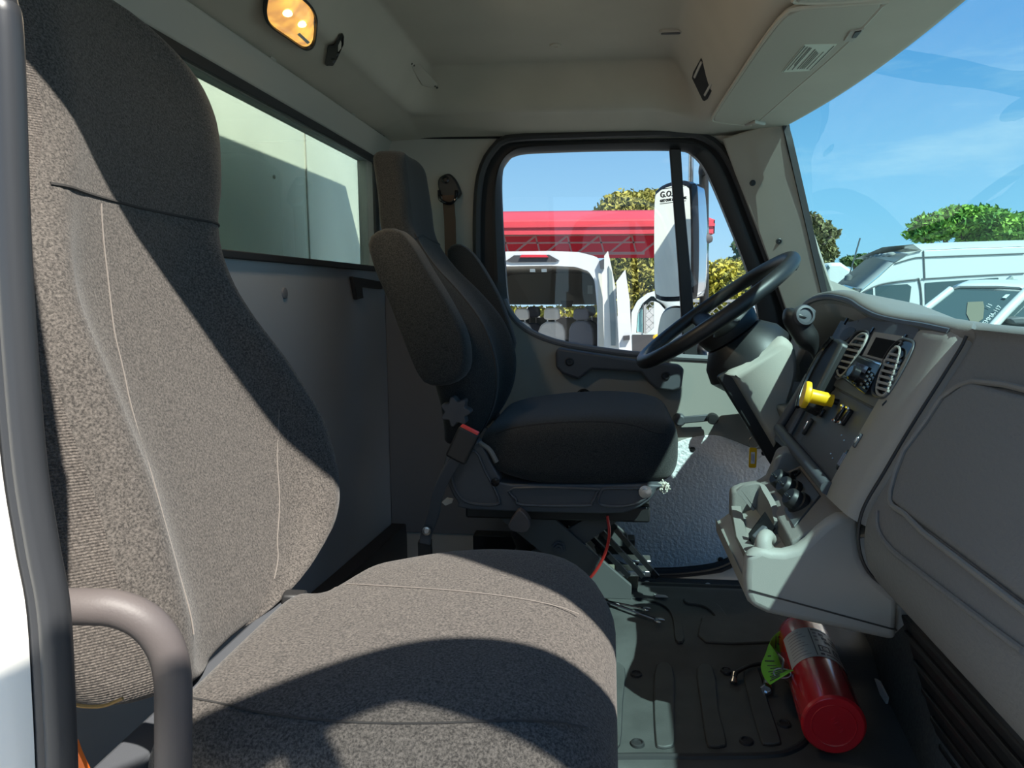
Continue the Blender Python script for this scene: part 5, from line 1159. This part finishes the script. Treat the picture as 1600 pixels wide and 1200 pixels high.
# open right-hand rear door, seen nearly edge on, with its glass
def poly(pts, Y, dy=.05): b = MB(); return b.prism(T(pts, Y=Y), (0,dy,0))
dr = poly([(944,400),(950,392),(956,420),(962,450),(968,560),(966,640),(944,640)], VY-.25, .08).build('rear_door', M['white'], van)
poly([(951,415),(956,425),(962,500),(962,540),(955,540),(952,470)], VY-.27, .02).build('door_glass', mat('door_pane', (.25,.30,.30), .1), dr)
poly([(963,440),(977,421),(984,470),(988,560),(988,640),(970,640),(968,560)], VY-.45, .08).build('rear_door', vg, van)
poly([(936,408),(944,404),(944,420),(938,420)], VY-.06, .06).build('upper_hinge', vd, van)
poly([(974,525),(984,524),(984,531),(974,532)], VY-.5, .06).build('door_latch', vd, van)
poly([(935,424),(941,430),(944,560),(943,600),(935,600)], VY-.03, .03).build('jamb', mat('jamb', (.62,.60,.52), .6), van)
# the seats inside the van: sun and shade put into two seat colours
sw_l = mat('van_seat_sunlit', (.62,.60,.56), .85); sw_d = mat('van_seat_shaded', (.13,.14,.17), .85)
def vseat(cx, top, hw, hh, bw, bt, Y, m_, lab):
    t = thing('van_seat', lab, 'seat', W(cx, bt+90, Y=Y), 'seats inside the van')
    z = lambda pts: T([(cx+x, y) for x, y in pts], Y=Y)
    b = MB(); b.prism(z([(-hw,top+4),(-hw+3,top),(hw-3,top),(hw,top+4),(hw+1,top+hh-3),(hw-3,top+hh),(-hw+3,top+hh),(-hw-1,top+hh-3)]), (0,.10,0)); b.build('headrest', m_, t, bevel=.02)
    b = MB(); b.prism(z([(-bw,bt+14),(-bw+4,bt+5),(-bw+12,bt),(bw-12,bt),(bw-4,bt+5),(bw,bt+14),(bw+2,bt+75),(-bw-2,bt+75)]), (0,.12,0)); b.build('backrest', m_, t, bevel=.02)
    for s in (-1, 1):
        b = MB(); b.tube([W(cx+s*hw*.5, top+hh-2, Y=Y+.06), W(cx+s*hw*.5, bt+6, Y=Y+.06)], .012, 6); b.build('headrest_post', M['steel'], t)
    return t
vseat(815,482,11,18,16,503,VY+.9,sw_l,'pale seat at the left edge of the silver van, in sunlight')
vseat(862,481,12,19,21,503,VY+.9,sw_l,'pale sunlit seat in the middle of the back row in the silver van')
vseat(908,482,12,18,19,501,VY+.85,sw_d,'dark shaded seat at the right of the back row in the silver van')
vseat(833,479,10,17,18,505,VY+2.3,sw_d,'dark seat in the row ahead, between the two pale seats')
vseat(921,478,9,16,14,500,VY+2.3,sw_d,'dark seat in the row ahead at the right side of the van')
# ---------------------------------------------------------------- second van, fence, amber lamp
v2 = thing('parked_van', 'pale teal van cab beside the silver van, its side window open to the fence', 'van', V(1.3,10,GZ))
wf = [(986,560),(987,488),(996,470),(1012,458),(1040,450),(1075,450),(1075,640),(986,640)]; wi = [(994,520),(996,490),(1004,474),(1017,463),(1022,463),(1022,512),(1010,522)]
b = MB(); b.ring(T(wf, Y=10), T(wi, Y=10), (0,.08,0), 120); b.build('cab_side', mat('teal_paint', (.60,.68,.68), .3, coat=.4), v2, sharp=50)
poly([(995,518),(997,491),(1004,476),(1005,520)], 10.04, .02).build('quarter_glass', mat('teal_glass', (.25,.50,.52), .1), v2)
poly([(1004,474),(1006,474),(1006,520),(1004,520)], 9.98, .03).build('window_post', vd, v2)
poly([(988,523),(1024,523),(1026,640),(988,640)], 9.97, .03).build('lower_cladding', vd, v2)
al = thing('amber_lamp', 'small yellow topped amber lamp in front of the pale teal van', 'lamp', W(1030,545,Y=9.7))
b = MB(); b.lathe(W(1030,528,Y=9.7), (0,0,1), [(.07,-.02),(.09,0),(.08,.03),(.04,.05),(0,.055)], 14); b.build('lamp_cap', M['yellow'], al)
b = MB(); b.lathe(W(1030,545,Y=9.7), (0,0,1), [(.06,-.8),(.06,.13)], 14); b.build('lamp_body', bpy.data.materials['orange'], al)
fn = thing('chain_link_fence', 'grey chain-link fence behind the vans', 'fence', V(2.5,13,GZ))
fmx = mat('fence_steel', (.42,.43,.42), .5, .6)
b = MB(); x0, x1, z0, z1 = .6, 6.5, GZ, .62; st = .14; k = x0-(z1-z0)
while k < x1:
    for s in (1, -1):
        a = V(k, 13, z0) if s > 0 else V(k, 13, z1); c = V(k+(z1-z0), 13, z1) if s > 0 else V(k+(z1-z0), 13, z0)
        if a.x < x0: t = (x0-a.x)/(c.x-a.x); a = a.lerp(c, t)
        if c.x > x1: t = (x1-a.x)/(c.x-a.x); c = a.lerp(c, t)
        if (c-a).length > .05: b.bar(a, c, .012, .012, (0,1,0))
    k += st
b.build('wire_mesh', fmx, fn)
b = MB(); b.bar(V(.6,13,.64), V(6.5,13,.64), .05, .05); b.build('top_rail', fmx, fn)
for x in (.62, 2.5, 4.4, 6.45):
    b = MB(); b.lathe(V(x,13,GZ), (0,0,1), [(.04,0),(.04,1.8),(.0,1.84)], 10); b.build('fence_post', fmx, fn)
# ---------------------------------------------------------------- red canopy
cr = mat('canopy_red', (.62,.055,.075), .6, var=.08, vscale=1.2); cri = mat('canopy_under', (.60,.02,.05), .7)
CY = 14.0
can = thing('red_canopy', 'long red fabric canopy on a steel frame above the vans', 'canopy', V(0,15,GZ))
cx0, cx1 = W(600,346,Y=CY).x, W(1117,346,Y=CY).x; zt = W(900,330,Y=CY+1.6).z; zf = W(900,346,Y=CY).z; zb = W(900,366,Y=CY).z
b = MB(); b.grid(lambda u, v: V(lerp(cx0, cx1-.35*v, u), lerp(CY, CY+1.6, v), lerp(zf, zt, v)), 10, 4); b.build('roof_sheet', cr, can, solid=.02)
b = MB(); b.prism([V(cx0,CY,zf), V(cx0,CY,zb), V(cx0,CY+.02,zb), V(cx0,CY+.02,zf)], (cx1-cx0,0,0)); b.build('valance', cr, can)
b = MB(); b.bar(V(cx0,CY-.02,lerp(zf,zb,.35)), V(cx1,CY-.02,lerp(zf,zb,.35)), .03, .05); b.build('valance_fold', cr, can)
b = MB(); b.prism([V(cx1,CY,zf), V(cx1,CY,zb), V(cx1-.02,CY+3.2,zb), V(cx1-.35,CY+1.6,zt)], (-.02,0,0)); b.build('end_panel', cr, can)
zu = W(900,398,Y=CY+2.6).z
b = MB(); b.prism([V(cx0,CY+3.2,zf), V(cx0,CY+3.2,zu-.05), V(cx0,CY+3.22,zu-.05), V(cx0,CY+3.22,zf)], (cx1-cx0-.6,0,0)); b.build('back_curtain', cri, can)
b = MB(); b.grid(lambda u, v: V(lerp(cx0, cx1-.35, u), lerp(CY+1.6, CY+3.2, v), lerp(zt, zf, v)), 10, 4); b.build('roof_sheet', cr, can, solid=.02)
zl = W(900,396,Y=CY+.3).z
fr_ = mat('canopy_frame', (.42,.20,.17), .5)
xs = [lerp(cx0, cx1-.1, i/10) for i in range(11)]
for z_, nm in ((zb+.02,'truss_rail'),(zl,'truss_rail')):
    b = MB(); b.bar(V(cx0,CY+.3,z_), V(cx1-1.3 if z_ == zl else cx1,CY+.3,z_), .05, .05); b.build(nm, fr_, can)
b = MB(); b.bar(V(cx0,CY+.3,lerp(zb,zl,.4)), V(cx1-1.3,CY+.3,lerp(zb,zl,.4)), .03, .03); b.build('truss_rail', fr_, can)
for i in range(9):
    b = MB(); a, c = (xs[i], xs[i+1]); b.bar(V(a,CY+.3,zl), V(lerp(a,c,.7),CY+.3,zb), .035, .035); b.build('truss_strut', fr_, can)
    b = MB(); b.bar(V(lerp(a,c,.7),CY+.3,zb), V(lerp(a,c,.85),CY+.3,zl), .03, .03); b.build('truss_strut', fr_, can)
for px in (1101, 700):
    x = W(px, 400, Y=CY+.25).x; b = MB(); b.box(x-.05, x+.05, CY+.2, CY+.3, GZ, zb); b.build('canopy_post', M['white'], can)
# ---------------------------------------------------------------- trees
def leafmat(name, a, c):
    m = mat(name, a, .7); t = m.node_tree; bs = t.nodes['Principled BSDF']
    co = t.nodes.new('ShaderNodeTexCoord'); n = t.nodes.new('ShaderNodeTexNoise'); n.inputs['Scale'].default_value = 2.6; n.inputs['Detail'].default_value = 6
    t.links.new(co.outputs['Object'], n.inputs['Vector']); r_ = t.nodes.new('ShaderNodeValToRGB'); r_.color_ramp.elements[0].position = .38; r_.color_ramp.elements[1].position = .64
    r_.color_ramp.elements[0].color = (*a, 1); r_.color_ramp.elements[1].color = (*c, 1); t.links.new(n.outputs[0], r_.inputs[0]); t.links.new(r_.outputs[0], bs.inputs['Base Color'])
    return m
LM = {'olive': leafmat('leaf_olive', (.16,.17,.03), (.42,.38,.08)), 'yellow': leafmat('leaf_yellow', (.20,.22,.03), (.50,.46,.05)), 'green': leafmat('leaf_green', (.07,.20,.025), (.30,.50,.06)), 'brown': leafmat('leaf_brown', (.13,.13,.05), (.30,.26,.10)), 'dark': leafmat('leaf_dark', (.05,.10,.03), (.16,.22,.06))}
bark = mat('bark', (.13,.10,.07), .9, bump=.8, scale=30)
def tree(label, Y, blobs, lm, trunk_px, n=900, ls=.10, seed=1, twigs=0, gap=0):
    r = random.Random(seed); t = thing('tree', label, 'tree', V(W(trunk_px, 480, Y=Y).x, Y, GZ))
    b = MB(); tot = sum(w*h for _, _, w, h in blobs)
    for (cx, cy, w, h) in blobs:
        c = W(cx, cy, Y=Y); sx = w*Y/FPX; sz = h*Y/FPX; m = int(2.6*n*w*h/tot)
        for _ in range(m):
            while True:
                q_ = V(r.uniform(-1,1), r.uniform(-1,1), r.uniform(-1,1))
                if .2 < q_.length < 1: break
            q_ = q_.normalized()*(q_.length**.6)*(1+r.gauss(0,.09))
            p = c+V(q_.x*sx, q_.y*min(sx, 2.2), q_.z*sz)
            a = V(r.uniform(-1,1), r.uniform(-1,1), r.uniform(-1,1)).normalized(); d_ = a.orthogonal().normalized(); s = ls*.55*r.uniform(.6,1.4)
            d_ = Matrix.Rotation(r.uniform(0,6.28), 3, a) @ d_; e_ = a.cross(d_)
            b.add([p-d_*s, p+e_*s*.5, p+d_*s, p-e_*s*.5], [(0,1,2,3)])
    b.build('foliage', lm, t, flat=True, fix=False)
    base = V(W(trunk_px, 480, Y=Y).x, Y, GZ); b = MB(); top = W(blobs[0][0], blobs[0][1], Y=Y)
    b.tube(crom([base, base.lerp(top, .5)+V(.1,0,0), top], 4), lambda t_: .16*(1-.6*t_), 8)
    for (cx, cy, w, h) in blobs[:8]:
        b.tube(crom([base.lerp(top, .55), base.lerp(W(cx, cy, Y=Y), .8), W(cx, cy-h*.5, Y=Y)], 3), lambda t_: .07*(1-.7*t_), 6)
        for _ in range(twigs):
            e_ = W(cx+r.uniform(-1,1)*w, cy+r.uniform(-1,1)*h, Y=Y+r.uniform(-.5,.5)); b.tube([W(cx, cy+h*.4, Y=Y), e_], .02, 5)
    b.build('trunk', bark, t)
    return t
tree('olive crowned tree rising behind the red canopy', 24, [(985,330,50,28),(1015,315,25,18),(960,335,30,16)], LM['olive'], 985, 2400, .16, 2)
tree('dry brown-green tree behind the open van door', 20, [(985,420,34,36),(970,455,36,26),(1010,440,28,40),(995,400,22,20)], LM['olive'], 985, 3000, .14, 3, 5)
tree('bright yellow-green bush beyond the side mirror', 17, [(1130,440,34,32),(1100,450,20,24),(1155,445,26,34),(1120,470,40,20)], LM['yellow'], 1130, 3000, .12, 4)
tree('low sunny hedge seen through the silver van', 15.5, [(800,487,60,8),(880,487,60,8),(930,487,40,9)], LM['yellow'], 860, 700, .10, 12)
tree('thin feathery conifer above the yellow-green bush', 22, [(1160,385,16,12),(1168,405,20,10),(1150,410,14,8),(1165,360,8,10)], LM['dark'], 1166, 380, .15, 5, 4)
tree('sparse brown-green tree behind the windshield pillar', 16, [(1280,372,22,26),(1292,395,16,16),(1270,350,14,16),(1300,365,12,8),(1285,415,18,10)], LM['brown'], 1268, 900, .11, 6, 6)
tree('broad flat-topped bright green tree above the white van', 24, [(1470,352,40,18),(1520,345,50,20),(1450,365,30,12),(1560,362,50,18),(1500,335,30,12),(1600,355,40,20),(1530,372,30,12)], LM['green'], 1520, 4200, .17, 7, 3)
tree('small green treetop just left of the white high-roof van', 24, [(1335,408,18,7),(1350,404,14,6)], LM['dark'], 1340, 500, .16, 8)
tree('grey-green tree behind the broad green tree at the right', 30, [(1590,362,40,18),(1630,370,40,22)], LM['dark'], 1600, 1300, .2, 9)
# ---------------------------------------------------------------- white high-roof van ahead
wv = thing('high_roof_van', 'white high-roof van parked across the view beyond the windshield', 'van', V(4.5,7.5,GZ))
WY = 7.2
side = [(1600,385),(1500,388),(1440,391),(1420,396),(1398,410),(1375,432),(1345,456),(1330,470),(1322,500),(1320,640),(1760,640),(1760,382)]
b = MB(); b.prism(T(side, Y=WY), (0,.04,0)); b.build('body_side', M['white'], wv, bevel=.01)
S2 = T(side, Y=WY)
b = MB(); tt = [S2[11], S2[0], S2[1], S2[2]]; b.loft([tt, [p+V(0,.2,.07) for p in tt], [p+V(0,1.0,.09) for p in tt], [p+V(0,1.9,.0) for p in tt]], False); b.build('roof', M['white'], wv, sharp=60)
wg = mat('van_window', (.055,.085,.09), .08); wgr = mat('van_gasket', (.10,.11,.11), .6)
w_ = poly([(1347,466),(1352,458),(1372,448),(1395,445),(1418,444),(1424,448),(1422,465),(1418,492),(1402,487),(1365,474)], WY-.01, .02).build('door_window', wg, wv)
poly([(1364,450),(1367,449),(1368,475),(1365,474)], WY-.015, .02).build('quarter_post', M['white'], wv)
poly([(1446,442),(1560,434),(1560,452),(1500,455),(1447,478)], WY-.01, .02).build('load_window', wg, wv)
b = MB(); b.tube(crom(T([(1344,460),(1352,455),(1372,446),(1395,441),(1430,437),(1436,438),(1440,470),(1439,520)], Y=WY-.005), 4), .009, 6); b.build('door_gap', wgr, wv)
b = MB(); b.tube(T([(1443,392),(1445,437)], Y=WY-.005), .007, 6); b.build('panel_seam', wgr, wv)
b = MB(); b.tube(crom(T([(1398,412),(1425,404),(1443,402),(1520,399),(1600,396)], Y=WY-.005), 4), .006, 6); b.build('roof_crease', wgr, wv)
b = MB(); b.tube(crom(T([(1440,436),(1520,431),(1600,427)], Y=WY-.005), 4), .006, 6); b.build('body_crease', wgr, wv)
# front: sloping windshield with roof ribs, antenna
nr = T([(1440,391),(1420,396),(1398,409),(1347,452),(1334,468),(1322,500),(1320,640)], Y=WY-.01)
fr = T([(1404,391),(1380,396),(1356,402),(1305,446),(1298,458),(1290,490),(1290,640)], Y=WY+1.9)
md = [a.lerp(c, .5)+V(-.03,0,.02) for a, c in zip(nr, fr)]
vgr = mat('van_grey', (.50,.53,.54), .5)
for k, (nm, m_) in enumerate((('roof_front', M['white']), ('roof_front', M['white']), ('windscreen_cover', vgr), ('windshield', wg), ('bonnet', M['white']), ('grille', M['white']))):
    b = MB(); b.loft([[nr[k], nr[k+1]], [md[k], md[k+1]], [fr[k], fr[k+1]]], False); b.f = [f for f in b.f][:]; b.build(nm, m_, wv, sharp=180, solid=.015)
for k in range(7):
    b = MB(); x = lerp(1352,1392,k/6); b.ball(W(x, lerp(403,398,k/6), Y=WY+lerp(1.9,.5,k/6)), (.05,.05,.03), 5); b.build('marker_lamp', mat('marker', (.30,.30,.28), .5) if k == 0 else bpy.data.materials['marker'], wv)
b = MB(); b.tube([W(1326,434,Y=WY+1.0), W(1344,372,Y=WY+1.0)], .008, 6); an = b.build('antenna', wgr, wv)
b = MB(); b.lathe(W(1326,434,Y=WY+1.0), (0,0,1), [(.05,-.03),(.04,.02),(.0,.05)], 12); b.build('antenna_base', wgr, an)
# ---------------------------------------------------------------- white van roofline further left
sv = thing('far_white_van', 'white van roof just showing left of the high-roof van', 'van', V(3.2,12,GZ))
b = MB(); P = T([(1292,412),(1300,410),(1315,410),(1322,415),(1336,424),(1330,640),(1285,640)], Y=11); b.prism(P, (0,1.8,0)); b.build('body', M['white'], sv, bevel=.05)
poly([(1290,420),(1294,414),(1297,419),(1294,421)], 10.98, .02).build('window', wg, sv)
# ---------------------------------------------------------------- white crossover nearer
su = thing('white_crossover', 'white car with a roof fin and white writing on its windshield', 'car', V(2.8,4.6,GZ))
SY = 4.4
ws = [(1434,492),(1488,452),(1500,449),(1560,449),(1592,451),(1600,454),(1540,514),(1480,500)]
P = T(ws, Y=SY); nrm = V(-.35,-.75,.55)
wpt = W(1520,480,Y=SY); wn = V(-.25,-.72,.65).normalized()
ws3 = [WP(x, y, wpt, wn) for x, y in ws]
b = MB(); b.prism(ws3, -wn*.01); wsc = b.build('windshield', mat('car_glass', (.06,.095,.10), .06), su)
b = MB(); b.tube(ws3, .010, 6, closed=True); b.build('gasket', wgr, wsc)
rf = [WP(x, y, wpt, wn) for x, y in ((1484,453),(1500,448),(1530,447),(1560,447),(1594,449),(1625,456))]; cr_ = sum(rf, V(0,0,0))/6
rings_ = [[cr_+(p-cr_)*k+V(ox_, oy_, oz_) for p in rf] for k, ox_, oy_, oz_ in ((1,0,0,0),(.985,.07,.12,.025),(.95,.21,.35,.045),(.88,.48,.8,.045),(.75,.85,1.4,-.04))]
b = MB(); b.loft(rings_, True); b.build('roof', M['white'], su, sharp=180)
b = MB(); pl_ = [WP(x, y, wpt, wn) for x, y in ((1428,496),(1434,490),(1484,452),(1490,450),(1486,453),(1440,490),(1436,494))]; b.tube([WP(1431,495,wpt,wn), WP(1486,452,wpt,wn)], .022, 10); b.build('left_pillar', M['white'], su)
b = MB(); b.tube([WP(1545,517,wpt,wn), WP(1575,484,wpt,wn), WP(1607,452,wpt,wn)], .026, 10); b.build('right_pillar', M['white'], su)
b = MB(); hd = [WP(x, y, wpt, wn) for x, y in ((1425,497),(1480,503),(1541,518),(1600,520))]; b.loft([hd, [p+V(-.1,-.7,-.10) for p in hd], [p+V(-.15,-1.1,-.35) for p in hd]], False); b.build('bonnet', M['white'], su, sharp=180, solid=.02)
b = MB(); b.prism([WP(x, y, wpt, wn)+V(.03,.05,0) for x, y in ((1548,514),(1606,456),(1640,470),(1640,520))], V(.02,.02,-.01)); b.build('side_glass', bpy.data.materials['car_glass'], su)
b = MB(); b.prism(T([(1535,515),(1640,495),(1640,640),(1535,640)], Y=SY+.1), (0,1.4,0)); b.build('door_side', M['white'], su)
b = MB(); b.prism(T([(1562,444),(1572,439),(1583,430),(1584,436),(1592,437),(1590,439),(1575,442)], Y=SY+.9), (0,.04,0)); b.build('roof_fin', mat('fin', (.30,.33,.30), .4), su, bevel=.005)
b = MB(); b.prism(T([(1578,498),(1596,495),(1610,496),(1612,506),(1585,507)], Y=SY-.15), (0,.12,0)); b.build('wing_mirror', wgr, su, bevel=.01)
b = MB(); b.prism([WP(x, y, wpt+wn*.012, wn) for x, y in ((1566,465),(1572,460),(1578,460),(1572,466))], wn*.001); b.build('sticker', mat('sticker', (.55,.75,.70), .6), wsc)
b = MB(); b.prism([WP(x, y, wpt+wn*.004, wn) for x, y in ((1512,472),(1536,471),(1538,480),(1536,498),(1528,504),(1516,502),(1510,490))], wn*.001); b.build('seat_behind_glass', mat('tanseat', (.16,.15,.10), .7), wsc)
q0, q1 = WP(1538,510,wpt+wn*.013,wn), WP(1569,476,wpt+wn*.013,wn); dd = (q1-q0).normalized(); uu = wn.cross(dd)
tb = text_mb('LEMMA-117', (q1-q0).length/5.6, q0, dd, uu, .0005); tb.build('windshield_writing', M['white'], wsc)
q0 = WP(1546,482,wpt+wn*.013,wn); tb = text_mb('11', .035, q0, dd, uu, .0005); tb.build('windshield_writing', M['white'], wsc)
